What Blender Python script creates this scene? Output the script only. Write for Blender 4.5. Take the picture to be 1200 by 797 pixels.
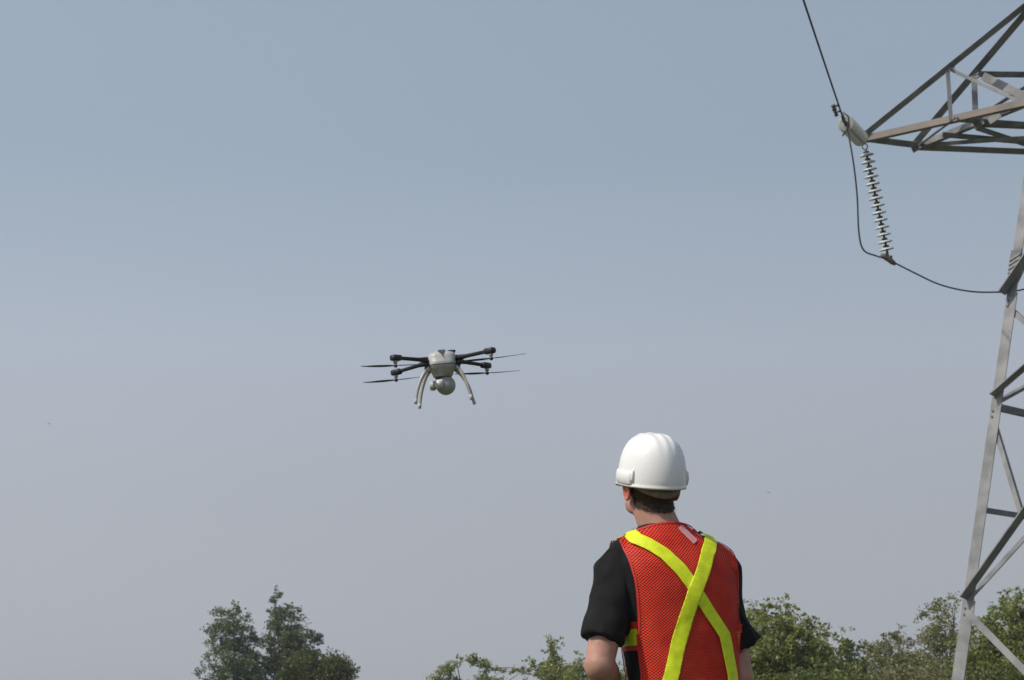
import bpy, bmesh, math, random
import numpy as np
from math import sin, cos, pi, radians as R
from mathutils import Vector, Matrix, noise, Euler
from mathutils.bvhtree import BVHTree

for o in list(bpy.data.objects): bpy.data.objects.remove(o)
SC = bpy.context.scene
COL = SC.collection

# ------------------------------------------------------------------ camera
FPX, PITCH, CAMZ = 2200.0, R(11.85), 0.9
cam = bpy.data.cameras.new('camera'); camo = bpy.data.objects.new('camera', cam); COL.objects.link(camo)
cam.sensor_width = 36; cam.lens = FPX/1200*36
cam.clip_start = .1; cam.clip_end = 9000
cam.dof.use_dof = True; cam.dof.focus_distance = 5.9; cam.dof.aperture_fstop = 16
camo.location = (0, 0, CAMZ); camo.rotation_euler = (R(90)+PITCH, 0, 0)
SC.camera = camo

# ------------------------------------------------------------------ sky, sun, exposure
SUN_DIR = Vector((-0.70, -0.38, 0.84)).normalized()          # towards the sun
SUN_EL = math.asin(SUN_DIR.z); SUN_AZ = math.atan2(SUN_DIR.x, SUN_DIR.y)
W = bpy.data.worlds.new("World"); SC.world = W; W.use_nodes = True
nt = W.node_tree; nt.nodes.clear()
out = nt.nodes.new('ShaderNodeOutputWorld'); bg = nt.nodes.new('ShaderNodeBackground')
sky = nt.nodes.new('ShaderNodeTexSky'); sky.sky_type = 'NISHITA'; sky.sun_disc = False
sky.sun_elevation = SUN_EL; sky.sun_rotation = SUN_AZ
sky.altitude = 200; sky.air_density = 1.0; sky.dust_density = 4.0; sky.ozone_density = 1.2
# hazy lower air: the Nishita blue fades into pale grey towards the horizon
tc = nt.nodes.new('ShaderNodeTexCoord'); sep = nt.nodes.new('ShaderNodeSeparateXYZ')
nt.links.new(tc.outputs['Generated'], sep.inputs[0])
mr = nt.nodes.new('ShaderNodeMapRange'); mr.inputs['From Min'].default_value = 0.0; mr.inputs['From Max'].default_value = 1.0
mr.inputs['To Min'].default_value = 1.0; mr.inputs['To Max'].default_value = 0.0
mr.interpolation_type = 'SMOOTHSTEP'
nt.links.new(sep.outputs['Z'], mr.inputs['Value'])
ramp = nt.nodes.new('ShaderNodeValToRGB')
e = ramp.color_ramp.elements
e[0].position = 0.0; e[0].color = (4.3, 4.62, 5.0, 1)
e[1].position = 1.0; e[1].color = (2.0, 3.0, 4.4, 1)
for p, c in ((.12, (4.28, 4.6, 5.1, 1)), (.20, (4.42, 4.9, 5.7, 1)), (.30, (3.75, 4.6, 5.5, 1)), (.42, (4.25, 5.1, 6.1, 1))):
    k = e.new(p); k.color = c
nt.links.new(sep.outputs['Z'], ramp.inputs['Fac'])
mx = nt.nodes.new('ShaderNodeMix'); mx.data_type = 'RGBA'
nt.links.new(mr.outputs[0], mx.inputs['Factor'])
nt.links.new(sky.outputs[0], mx.inputs['A']); nt.links.new(ramp.outputs[0], mx.inputs['B'])
# the air is brighter on the sun's side
dt = nt.nodes.new('ShaderNodeVectorMath'); dt.operation = 'DOT_PRODUCT'
dt.inputs[1].default_value = (-0.86, -0.5, 0)
nt.links.new(tc.outputs['Generated'], dt.inputs[0])
mr2 = nt.nodes.new('ShaderNodeMapRange'); mr2.inputs['From Min'].default_value = -1; mr2.inputs['From Max'].default_value = 1
mr2.inputs['To Min'].default_value = 0.86; mr2.inputs['To Max'].default_value = 1.27
nt.links.new(dt.outputs['Value'], mr2.inputs['Value'])
nz = nt.nodes.new('ShaderNodeTexNoise'); nz.inputs['Scale'].default_value = 2.2; nz.inputs['Detail'].default_value = 3
mpv = nt.nodes.new('ShaderNodeMapping'); mpv.inputs['Scale'].default_value = (1, 1, 3)
nt.links.new(tc.outputs['Generated'], mpv.inputs[0]); nt.links.new(mpv.outputs[0], nz.inputs['Vector'])
mr3 = nt.nodes.new('ShaderNodeMapRange'); mr3.inputs['To Min'].default_value = .965; mr3.inputs['To Max'].default_value = 1.045   # faint uneven haze
nt.links.new(nz.outputs['Fac'], mr3.inputs['Value'])
mm3 = nt.nodes.new('ShaderNodeMath'); mm3.operation = 'MULTIPLY'; nt.links.new(mr2.outputs[0], mm3.inputs[0]); nt.links.new(mr3.outputs[0], mm3.inputs[1])
ml = nt.nodes.new('ShaderNodeVectorMath'); ml.operation = 'SCALE'
nt.links.new(mx.outputs['Result'], ml.inputs[0]); nt.links.new(mm3.outputs[0], ml.inputs['Scale'])
nt.links.new(ml.outputs[0], bg.inputs['Color']); bg.inputs['Strength'].default_value = 0.10
nt.links.new(bg.outputs[0], out.inputs[0])

sl = bpy.data.lights.new('sun', 'SUN'); sl.energy = 3.0; sl.angle = R(0.8); sl.color = (1, .93, .83)
so = bpy.data.objects.new('sun', sl); COL.objects.link(so)
so.rotation_euler = SUN_DIR.to_track_quat('Z', 'Y').to_euler()
SC.view_settings.view_transform = 'Standard'; SC.view_settings.look = 'None'
SC.view_settings.exposure = 0.0; SC.view_settings.gamma = 1.0
SC.cycles.max_bounces = 8; SC.cycles.transparent_max_bounces = 16
SC.cycles.use_denoising = True

# ------------------------------------------------------------------ helpers
def P(px, py, Y):
    """world point whose depth is Y and which the photograph shows at (px,py)"""
    X = (px-600)/FPX; Yc = (398.5-py)/FPX
    w = Vector((X, cos(PITCH)-Yc*sin(PITCH), sin(PITCH)+Yc*cos(PITCH)))
    return Vector((0, 0, CAMZ)) + w*(Y/w.y)

def tag(o, label=None, cat=None, group=None, kind=None):
    if label: o['label'] = label
    if cat: o['category'] = cat
    if group: o['group'] = group
    if kind: o['kind'] = kind
    return o
def empty(name, loc=(0, 0, 0), rz=0, label=None, cat=None, group=None):
    o = bpy.data.objects.new(name, None); COL.objects.link(o)
    o.location = loc; o.rotation_euler = (0, 0, rz); o.empty_display_size = .1
    return tag(o, label, cat, group)
def link_mesh(name, me, mat, parent=None, smooth=False):
    o = bpy.data.objects.new(name, me); COL.objects.link(o)
    if mat: me.materials.clear(); me.materials.append(mat)
    if smooth: me.polygons.foreach_set('use_smooth', [True]*len(me.polygons))
    if parent: o.parent = parent
    return o
def from_data(name, V, F, mat, parent=None, smooth=False):
    me = bpy.data.meshes.new(name); me.from_pydata([tuple(v) for v in V], [], F); me.update()
    return link_mesh(name, me, mat, parent, smooth)
def bm_obj(name, bm, mat, parent=None, smooth=False):
    bmesh.ops.recalc_face_normals(bm, faces=bm.faces)
    me = bpy.data.meshes.new(name); bm.to_mesh(me); bm.free()
    return link_mesh(name, me, mat, parent, smooth)

def frame(axis, ref=Vector((0, 0, 1))):
    a = axis.normalized()
    if abs(a.dot(ref)) > .97: ref = Vector((1, 0, 0))
    u = ref.cross(a).normalized(); v = a.cross(u)
    return u, v
def add_loft(bm, rings):
    """rings: list of lists of Vectors (same count); caps both ends"""
    vs = [[bm.verts.new(p) for p in r] for r in rings]
    n = len(vs[0])
    for a, b in zip(vs, vs[1:]):
        for i in range(n): bm.faces.new((a[i], a[(i+1) % n], b[(i+1) % n], b[i]))
    bm.faces.new(vs[0][::-1]); bm.faces.new(vs[-1])
def add_tube(bm, pts, rad, seg=12, ref=Vector((0, 0, 1)), flat=1.0, sq=1.0):
    pts = [Vector(p) for p in pts]
    if not hasattr(rad, '__len__'): rad = [rad]*len(pts)
    rings = []; u = None
    for i, p in enumerate(pts):
        t = (pts[min(i+1, len(pts)-1)]-pts[max(i-1, 0)]).normalized()
        if u is None: u, v = frame(t, ref)
        else: u = (u-t*u.dot(t)).normalized(); v = t.cross(u)
        r = []
        for k in range(seg):
            a = 2*pi*k/seg; c, s = cos(a), sin(a)
            c = math.copysign(abs(c)**sq, c); s = math.copysign(abs(s)**sq, s)
            r.append(p+u*c*rad[i]+v*s*rad[i]*flat)
        rings.append(r)
    add_loft(bm, rings)
def add_box(bm, c, size, M=None):
    c = Vector(c); v = []
    for z in (-1, 1):
        for y in (-1, 1):
            for x in (-1, 1):
                d = Vector((x*size[0]/2, y*size[1]/2, z*size[2]/2))
                if M: d = M @ d
                v.append(bm.verts.new(c+d))
    for f in ((0, 1, 3, 2), (4, 6, 7, 5), (0, 4, 5, 1), (2, 3, 7, 6), (0, 2, 6, 4), (1, 5, 7, 3)):
        bm.faces.new([v[i] for i in f])
def add_ball(bm, c, r, su=20, sv=12, M=None):
    c = Vector(c)
    if not hasattr(r, '__len__'): r = (r, r, r)
    rings = []
    for j in range(1, sv):
        t = pi*j/sv
        rings.append([c+((M @ d) if M else d) for d in (Vector((r[0]*sin(t)*cos(a), r[1]*sin(t)*sin(a), -r[2]*cos(t))) for a in (2*pi*k/su for k in range(su)))])
    vs = [[bm.verts.new(p) for p in g] for g in rings]
    b = Vector((0, 0, -r[2])); t_ = Vector((0, 0, r[2]))
    if M: b = M @ b; t_ = M @ t_
    vb = bm.verts.new(c+b); vt = bm.verts.new(c+t_)
    for a, d in zip(vs, vs[1:]):
        for i in range(su): bm.faces.new((a[i], a[(i+1) % su], d[(i+1) % su], d[i]))
    for i in range(su):
        bm.faces.new((vb, vs[0][(i+1) % su], vs[0][i])); bm.faces.new((vt, vs[-1][i], vs[-1][(i+1) % su]))
def catmull(pts, n=8):
    pts = [Vector(p) for p in pts]; out_ = []
    for i in range(len(pts)-1):
        p0, p1, p2, p3 = pts[max(i-1, 0)], pts[i], pts[i+1], pts[min(i+2, len(pts)-1)]
        for k in range(n):
            t = k/n
            out_.append(.5*((2*p1)+(p2-p0)*t+(2*p0-5*p1+4*p2-p3)*t*t+(3*p1-p0-3*p2+p3)*t**3))
    out_.append(pts[-1]); return out_
def interp(tab, z):
    if z <= tab[0][0]: return tab[0][1:]
    for a, b in zip(tab, tab[1:]):
        if z <= b[0]:
            t = (z-a[0])/(b[0]-a[0]); return tuple(x+(y-x)*t for x, y in zip(a[1:], b[1:]))
    return tab[-1][1:]

def remeshed(bm, voxel, smooth=6, fac=.5):
    """union of closed shapes -> one continuous mesh"""
    bmesh.ops.recalc_face_normals(bm, faces=bm.faces)
    me = bpy.data.meshes.new('tmp'); bm.to_mesh(me); bm.free()
    o = bpy.data.objects.new('tmp', me); COL.objects.link(o)
    m = o.modifiers.new('r', 'REMESH'); m.mode = 'VOXEL'; m.voxel_size = voxel
    if smooth:
        s = o.modifiers.new('s', 'SMOOTH'); s.iterations = smooth; s.factor = fac
    dg = bpy.context.evaluated_depsgraph_get(); dg.update()
    me2 = bpy.data.meshes.new_from_object(o.evaluated_get(dg))
    bpy.data.objects.remove(o)
    return me2
def mesh_arrays(me):
    """triangulated numpy vertices, triangles, vertex normals"""
    me.calc_loop_triangles()
    n = len(me.vertices); V = np.empty(n*3); me.vertices.foreach_get('co', V); V = V.reshape(-1, 3)
    T = np.empty(len(me.loop_triangles)*3, dtype=np.int64); me.loop_triangles.foreach_get('vertices', T); T = T.reshape(-1, 3)
    N = np.empty(n*3); me.vertex_normals.foreach_get('vector', N); N = N.reshape(-1, 3)
    return V, T, N
def clip_field(V, T, f, extra=None):
    """keep the part of a triangle mesh where f<=0, cutting edges exactly on f=0"""
    V = [tuple(v) for v in V]; X = list(map(tuple, extra)) if extra is not None else None
    cut = {}; newT = []
    def mid(a, b):
        k = (min(a, b), max(a, b))
        if k not in cut:
            t = f[a]/(f[a]-f[b]); t = min(max(t, .02), .98)
            V.append(tuple(V[a][i]+(V[b][i]-V[a][i])*t for i in range(3)))
            if X is not None: X.append(tuple(X[a][i]+(X[b][i]-X[a][i])*t for i in range(3)))
            cut[k] = len(V)-1
        return cut[k]
    for t in T:
        t = [int(i) for i in t]
        ins = [f[i] <= 0 for i in t]; s = sum(ins)
        if s == 3: newT.append(tuple(t))
        elif s == 1:
            i = ins.index(True); a, b, c = t[i], t[(i+1) % 3], t[(i+2) % 3]
            newT.append((a, mid(a, b), mid(a, c)))
        elif s == 2:
            i = ins.index(False); c, a, b = t[i], t[(i+1) % 3], t[(i+2) % 3]
            ac, bc = mid(a, c), mid(b, c)
            newT.append((a, b, bc)); newT.append((a, bc, ac))
    used = sorted({i for t in newT for i in t}); m = {v: k for k, v in enumerate(used)}
    V2 = [V[i] for i in used]; T2 = [tuple(m[i] for i in t) for t in newT]
    if X is not None: return V2, T2, [X[i] for i in used]
    return V2, T2

# ------------------------------------------------------------------ materials
def mat(name, base, rough=.6, metal=0, noise_scale=None, var=.15, bump=0, bump_scale=40, spec=.5, sss=0, col2=None, coat=0):
    m = bpy.data.materials.new(name); m.use_nodes = True; t = m.node_tree
    b = t.nodes['Principled BSDF']; b.inputs['Roughness'].default_value = rough; b.inputs['Metallic'].default_value = metal
    b.inputs['Specular IOR Level'].default_value = spec
    b.inputs['Base Color'].default_value = (*base, 1)
    if coat: b.inputs['Coat Weight'].default_value = coat; b.inputs['Coat Roughness'].default_value = .15
    if sss:
        b.inputs['Subsurface Weight'].default_value = sss; b.inputs['Subsurface Radius'].default_value = (.02, .006, .003); b.inputs['Subsurface Scale'].default_value = .6
    co = t.nodes.new('ShaderNodeTexCoord')
    if noise_scale:
        n = t.nodes.new('ShaderNodeTexNoise'); n.inputs['Scale'].default_value = noise_scale; n.inputs['Detail'].default_value = 6
        t.links.new(co.outputs['Object'], n.inputs['Vector'])
        r = t.nodes.new('ShaderNodeValToRGB'); c2 = col2 or tuple(min(1, x*(1+var)) for x in base); c1 = base if col2 else tuple(x*(1-var) for x in base)
        r.color_ramp.elements[0].position = .35; r.color_ramp.elements[0].color = (*c1, 1)
        r.color_ramp.elements[1].position = .65; r.color_ramp.elements[1].color = (*c2, 1)
        t.links.new(n.outputs['Fac'], r.inputs['Fac']); t.links.new(r.outputs[0], b.inputs['Base Color'])
    if bump:
        n = t.nodes.new('ShaderNodeTexNoise'); n.inputs['Scale'].default_value = bump_scale; n.inputs['Detail'].default_value = 5
        t.links.new(co.outputs['Object'], n.inputs['Vector'])
        bp = t.nodes.new('ShaderNodeBump'); bp.inputs['Strength'].default_value = bump; bp.inputs['Distance'].default_value = .01
        t.links.new(n.outputs['Fac'], bp.inputs['Height']); t.links.new(bp.outputs[0], b.inputs['Normal'])
    return m
M = {}
M['steel'] = mat('galvanised_steel', (.15, .157, .165), .6, .15, 3.0, col2=(.255, .26, .262), bump=.15, bump_scale=60)
M['steel_warm'] = mat('brownish_steel', (.165, .145, .13), .65, .1, 2.2, col2=(.235, .205, .18), bump=.15, bump_scale=60)  # browner steel tone for the near bottom chord and one gusset plate
M['steel_dark'] = mat('dark_steel', (.10, .105, .11), .6, .2, 3.0, col2=(.18, .185, .19))
M['bolt'] = mat('bolt_steel', (.12, .12, .12), .5, .5)
M['porcelain'] = mat('porcelain', (.58, .60, .57), .3, 0, 5, .12, coat=.3)
M['glass_grey'] = mat('grey_glazed_porcelain', (.33, .35, .33), .25, 0, 5, .15, coat=.3)
M['cap'] = mat('iron_cap', (.06, .06, .06), .6, .3)
M['wire'] = mat('conductor_strand', (.075, .075, .078), .7, .0, .8, .2, spec=.2)
M['fitting'] = mat('forged_fitting', (.16, .145, .13), .55, .4, 10, .3)
M['skin'] = mat('skin', (.44, .245, .185), .55, 0, 30, .12, bump=.12, bump_scale=220, sss=.25, spec=.35)
M['ear'] = mat('ear_skin', (.55, .17, .12), .5, 0, 30, .1, sss=.5)
M['hair'] = mat('dark_brown_hair', (.042, .026, .018), .6, 0, 120, .4, bump=.4, bump_scale=300, spec=.3)
M['shirt'] = mat('black_cotton', (.012, .012, .013), .9, 0, 14, .3, bump=.25, bump_scale=350, spec=.2)
M['trousers'] = mat('denim', (.03, .04, .07), .9, 0, 20, .3)
M['boot'] = mat('brown_leather', (.06, .035, .02), .5, 0, 20, .3)
M['helmet'] = mat('white_plastic', (.80, .805, .80), .32, 0, 9, .025, spec=.45, coat=.12)
def scuffs(m):
    t = m.node_tree; b = t.nodes['Principled BSDF']; co = t.nodes.new('ShaderNodeTexCoord'); n = t.nodes.new('ShaderNodeTexNoise')
    n.inputs['Scale'].default_value = 28; n.inputs['Detail'].default_value = 8; n.inputs['Distortion'].default_value = 1.5
    t.links.new(co.outputs['Object'], n.inputs['Vector']); r = t.nodes.new('ShaderNodeMapRange')
    r.inputs['From Min'].default_value = .4; r.inputs['From Max'].default_value = .7; r.inputs['To Min'].default_value = .26; r.inputs['To Max'].default_value = .55
    t.links.new(n.outputs['Fac'], r.inputs['Value']); t.links.new(r.outputs[0], b.inputs['Roughness'])
scuffs(M['helmet'])
M['band'] = mat('nape_strap_webbing', (.19, .165, .14), .8, 0, 60, .2)
M['lime'] = mat('lime_reflective_tape', (.66, .78, .010), .6, 0, 40, .10, bump=.18, bump_scale=22)
M['red_trim'] = mat('red_binding', (.50, .022, .018), .7, 0, 40, .15)
M['stitch'] = mat('olive_thread', (.30, .36, .02), .8)
M['tag'] = mat('pale_label_cloth', (.60, .28, .30), .8, 0, 60, .1)
M['white'] = mat('eye_white', (.7, .7, .7), .3)
M['grass'] = None
M['d_body'] = mat('grey_plastic_shell', (.42, .43, .42), .42, 0, 30, .08)
M['d_dark'] = mat('black_plastic', (.018, .018, .02), .5, 0, 30, .3)
M['d_carbon'] = mat('carbon_tube', (.012, .012, .013), .5, 0, spec=.3)
M['d_leg'] = mat('bare_leg_plastic', (.36, .34, .31), .35, .1, 30, .1)
M['d_lens'] = mat('white_lens_housing', (.62, .62, .60), .3)
M['d_ball'] = mat('gimbal_ball', (.33, .335, .32), .35, 0, 30, .06)
M['bird'] = mat('bird_feather', (.05, .05, .05), .8)

def mesh_fabric():
    """red polyester net: real see-through holes in a diamond lattice, black shirt behind"""
    m = bpy.data.materials.new('red_mesh_fabric'); m.use_nodes = True; t = m.node_tree
    b = t.nodes['Principled BSDF']; b.inputs['Roughness'].default_value = .6; b.inputs['Specular IOR Level'].default_value = .3
    at = t.nodes.new('ShaderNodeAttribute'); at.attribute_name = 'weave'
    se = t.nodes.new('ShaderNodeSeparateXYZ'); t.links.new(at.outputs['Vector'], se.inputs[0])
    def mth(op, a, b_=None):
        n = t.nodes.new('ShaderNodeMath'); n.operation = op
        for i, v in enumerate((a, b_)):
            if v is None: continue
            if isinstance(v, (int, float)): n.inputs[i].default_value = v
            else: t.links.new(v, n.inputs[i])
        return n.outputs[0]
    u = mth('MULTIPLY', se.outputs['X'], 2*pi/.0100); v = mth('MULTIPLY', se.outputs['Z'], 2*pi/.0088)
    # diamonds: cos(u)+cos(v) peaks on two interleaved lattices
    s = mth('MULTIPLY', mth('COSINE', u), mth('COSINE', v))
    no = t.nodes.new('ShaderNodeTexNoise'); no.inputs['Scale'].default_value = 9; t.links.new(at.outputs['Vector'], no.inputs['Vector'])
    th = mth('ADD', mth('MULTIPLY', no.outputs['Fac'], .40), .00)
    hole = mth('GREATER_THAN', s, th)
    n2 = t.nodes.new('ShaderNodeTexNoise'); n2.inputs['Scale'].default_value = 14; n2.inputs['Detail'].default_value = 4
    t.links.new(at.outputs['Vector'], n2.inputs['Vector'])
    r = t.nodes.new('ShaderNodeValToRGB'); r.color_ramp.elements[0].position = .3; r.color_ramp.elements[0].color = (.78, .042, .024, 1)
    r.color_ramp.elements[1].position = .7; r.color_ramp.elements[1].color = (.96, .078, .038, 1)
    t.links.new(n2.outputs['Fac'], r.inputs['Fac']); t.links.new(r.outputs[0], b.inputs['Base Color'])
    tr = t.nodes.new('ShaderNodeBsdfTransparent'); tl = t.nodes.new('ShaderNodeBsdfTranslucent'); tl.inputs['Color'].default_value = (.7, .04, .02, 1)
    m1 = t.nodes.new('ShaderNodeMixShader'); m1.inputs[0].default_value = .15
    t.links.new(b.outputs[0], m1.inputs[1]); t.links.new(tl.outputs[0], m1.inputs[2])
    mx_ = t.nodes.new('ShaderNodeMixShader'); t.links.new(hole, mx_.inputs[0])
    t.links.new(m1.outputs[0], mx_.inputs[1]); t.links.new(tr.outputs[0], mx_.inputs[2])
    t.links.new(mx_.outputs[0], t.nodes['Material Output'].inputs[0])
    return m
M['net'] = mesh_fabric()

def leaf_mat(name, c_dark, c_light, trans, scale=1.2):
    m = bpy.data.materials.new(name); m.use_nodes = True; t = m.node_tree
    b = t.nodes['Principled BSDF']; b.inputs['Roughness'].default_value = .45; b.inputs['Specular IOR Level'].default_value = .45
    at = t.nodes.new('ShaderNodeAttribute'); at.attribute_name = 'tint'
    r = t.nodes.new('ShaderNodeValToRGB')
    r.color_ramp.elements[0].color = (*c_dark, 1); r.color_ramp.elements[1].color = (*c_light, 1)
    t.links.new(at.outputs['Fac'], r.inputs['Fac']); t.links.new(r.outputs[0], b.inputs['Base Color'])
    tl = t.nodes.new('ShaderNodeBsdfTranslucent'); tl.inputs['Color'].default_value = (*trans, 1)
    mm = t.nodes.new('ShaderNodeMixShader'); mm.inputs[0].default_value = .28
    t.links.new(b.outputs[0], mm.inputs[1]); t.links.new(tl.outputs[0], mm.inputs[2])
    t.links.new(mm.outputs[0], t.nodes['Material Output'].inputs[0])
    return m
M['leaf_poplar'] = leaf_mat('poplar_leaf', (.070, .096, .050), (.175, .215, .110), (.20, .25, .08))
M['leaf_maple'] = leaf_mat('maple_leaf', (.105, .135, .040), (.27, .295, .090), (.34, .39, .06))
M['leaf_olive'] = leaf_mat('olive_leaf', (.115, .125, .060), (.28, .28, .125), (.30, .31, .08))
M['leaf_dark'] = leaf_mat('dark_leaf', (.045, .068, .022), (.175, .21, .055), (.20, .25, .04))
M['leaf_shade'] = leaf_mat('deep_green_leaf', (.030, .046, .014), (.13, .155, .032), (.11, .14, .02))
M['bark'] = mat('bark', (.09, .075, .06), .9, 0, 12, .35, bump=.5, bump_scale=30)
M['dry'] = mat('dry_twig', (.22, .17, .12), .9, 0, 12, .25)

# ------------------------------------------------------------------ ground
def ground():
    m = bpy.data.materials.new('rough_grass_field'); m.use_nodes = True; t = m.node_tree
    b = t.nodes['Principled BSDF']; b.inputs['Roughness'].default_value = .95
    co = t.nodes.new('ShaderNodeTexCoord')
    n = t.nodes.new('ShaderNodeTexNoise'); n.inputs['Scale'].default_value = .35; n.inputs['Detail'].default_value = 10
    t.links.new(co.outputs['Object'], n.inputs['Vector'])
    r = t.nodes.new('ShaderNodeValToRGB'); r.color_ramp.elements[0].position = .3; r.color_ramp.elements[0].color = (.05, .07, .025, 1)
    r.color_ramp.elements[1].position = .7; r.color_ramp.elements[1].color = (.14, .13, .06, 1)
    t.links.new(n.outputs['Fac'], r.inputs['Fac']); t.links.new(r.outputs[0], b.inputs['Base Color'])
    n2 = t.nodes.new('ShaderNodeTexNoise'); n2.inputs['Scale'].default_value = 25; n2.inputs['Detail'].default_value = 6
    t.links.new(co.outputs['Object'], n2.inputs['Vector'])
    bp = t.nodes.new('ShaderNodeBump'); bp.inputs['Strength'].default_value = .8; bp.inputs['Distance'].default_value = .08
    t.links.new(n2.outputs['Fac'], bp.inputs['Height']); t.links.new(bp.outputs[0], b.inputs['Normal'])
    # polar sheet, fine near the camera, reaching the horizon
    V = [(0, 20, 0)]; F = []; rad = [2, 4, 7, 11, 16, 24, 35, 50, 70, 100, 150, 250, 500, 1000, 2000, 3000]; S = 64
    for q, rr in enumerate(rad):
        for k in range(S):
            a = 2*pi*k/S; x, y = rr*cos(a), 20+rr*sin(a)
            z = 0 if rr < 45 else (noise.noise(Vector((x*.02, y*.02, 3)))-.4)*min(1.2, rr*.006)
            V.append((x, y, min(z, 0)))
    for k in range(S): F.append((0, 1+k, 1+(k+1) % S))
    for q in range(len(rad)-1):
        for k in range(S): F.append((1+q*S+k, 1+(q+1)*S+k, 1+(q+1)*S+(k+1) % S, 1+q*S+(k+1) % S))
    tag(from_data('ground', V, F, m, smooth=True), 'rough grass field reaching to the horizon', kind='structure')
ground()

# ------------------------------------------------------------------ lattice tower
def steel_angle(name, p, q, w, parent, m, ref=Vector((0, 0, 1)), th=None, flip=(1, 1), roll=0):
    """an L-section bar from p to q; the heel of the L runs on the line p-q.
    one flange lies along +-u (perpendicular to ref), the other along +-v (towards ref)"""
    p, q = Vector(p), Vector(q); th = th or max(.010, w*.11)
    u, v = frame(q-p, ref)
    if roll:
        c, s = cos(roll), sin(roll); u, v = u*c+v*s, v*c-u*s
    u = u*flip[0]; v = v*flip[1]
    prof = [(0, 0), (w, 0), (w, th), (th, th), (th, w), (0, w)]
    bm = bmesh.new()
    add_loft(bm, [[e_+u*a+v*b for a, b in prof] for e_ in (p, q)])
    return bm_obj(name, bm, m, parent)

def ell(name, p, q, w, d1, d2, m, th=None, w2=None):
    a = (q-p).normalized(); th = th or max(.010, w*.10)
    d1 = (d1-a*d1.dot(a)).normalized(); d2 = (d2-a*d2.dot(a)-d1*d2.dot(d1)).normalized()
    bm = bmesh.new(); w2 = w2 or w; prof = [(0, 0), (w, 0), (w, th), (th, th), (th, w2), (0, w2)]
    add_loft(bm, [[e_+d1*x_+d2*y_ for x_, y_ in prof] for e_ in (p, q)])
    return bm_obj(name, bm, m, tower)
LEG_Y = 32.0
zarm = P(1011, 166, 34.0).z
T1 = P(1011, 166, 34.0)
A_top = P(1212, 121, LEG_Y); A_top.z = A_top.z
wt = 2.4
cx = A_top.x + wt*.7071; cy = LEG_Y
A_bot = P(1115, 797, LEG_Y)
def leg_x(z):                                   # line through A_top and A_bot
    t = (A_top.z-z)/(A_top.z-A_bot.z); return A_top.x+(A_bot.x-A_top.x)*t
def hw(z): return cx-leg_x(z)                   # half diagonal
CORN = {'A': Vector((-1, 0)), 'B': Vector((0, 1)), 'D': Vector((1, 0)), 'C': Vector((0, -1))}
def corner(c, z):
    d = CORN[c]*hw(z); return Vector((cx+d.x, cy+d.y, z))
def face_pt(c1, c2, px, py):
    """point of tower face c1-c2 seen at pixel"""
    a, b, c = corner(c1, 2), corner(c2, 2), corner(c1, 10)
    n = (b-a).cross(c-a); o_ = Vector((0, 0, CAMZ)); d = P(px, py, 30)-o_
    return o_+d*((a-o_).dot(n)/d.dot(n))
tower = empty('lattice_tower', (cx, cy, 0), 0, 'grey galvanised lattice steel transmission tower at the right edge of the view', 'tower')
def TW(o):            # tower parts live in world coordinates under the tower's empty
    o.location = (-cx, -cy, 0); return o
ztop = corner('A', 10).z*0+zarm+9.0
bolts = bmesh.new()
def bolt(p, axis, r=.022, h=.02):
    add_tube(bolts, [p, p+axis.normalized()*h], r, 6)
Ldir = {'A': Vector((-1, 0, 0)), 'B': Vector((0, 1, 0)), 'C': Vector((0, -1, 0)), 'D': Vector((1, 0, 0))}
# legs: heel outwards, the two flanges lie in the two adjoining faces
def leg_piece(c, z0, z1, w):
    adj = {'A': 'BC', 'B': 'DA', 'D': 'CB', 'C': 'AD'}[c]
    p, q = corner(c, z0), corner(c, z1)
    d1 = (corner(adj[0], z0)-corner(c, z0)).normalized(); d2 = (corner(adj[1], z0)-corner(c, z0)).normalized()
    th = .02; ex = (-d1-d2).normalized()*.0
    bm = bmesh.new(); prof = [(0, 0), (w, 0), (w, th), (th, th), (th, w), (0, w)]
    add_loft(bm, [[e_+d1*a+d2*b for a, b in prof] for e_ in (p, q)])
    return TW(bm_obj('leg', bm, M['steel'], tower))
zsp = P(1124, 705, LEG_Y).z; zsp2 = P(1184, 345, LEG_Y).z
for c in 'ABCD':
    leg_piece(c, 0, zsp, .235); leg_piece(c, zsp, zsp2, .205); leg_piece(c, zsp2, ztop, .18)
zN1 = zsp; zN2 = P(1164, 474, LEG_Y).z; zH = P(1146, 600, LEG_Y).z; zN3 = zsp2
dz = .0
def brace(name, p, q, w, n, side=0, m=None):
    """bar on a tower face with outward normal n"""
    off = n*(.012 if side == 0 else -.03)
    return TW(steel_angle(name, p+off, q+off, w, tower, m or M['steel'], ref=n, flip=(1, -1) if side == 0 else (-1, -1)))
def edge_brace(name, p, q, w, n):
    """heel on the lower edge, one flange standing outwards"""
    a = (q-p).normalized(); up_ = Vector((0, 0, 1)); up_ = (up_-a*up_.dot(a)-n*up_.dot(n)).normalized()
    no = (n-a*n.dot(a)).normalized(); return TW(ell(name, p+no*.012, q+no*.012, w*1.25, no, up_, M['steel'], w2=w*.28))
def along(c1, c2, z, t): return corner(c1, z).lerp(corner(c2, z), t)
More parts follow.
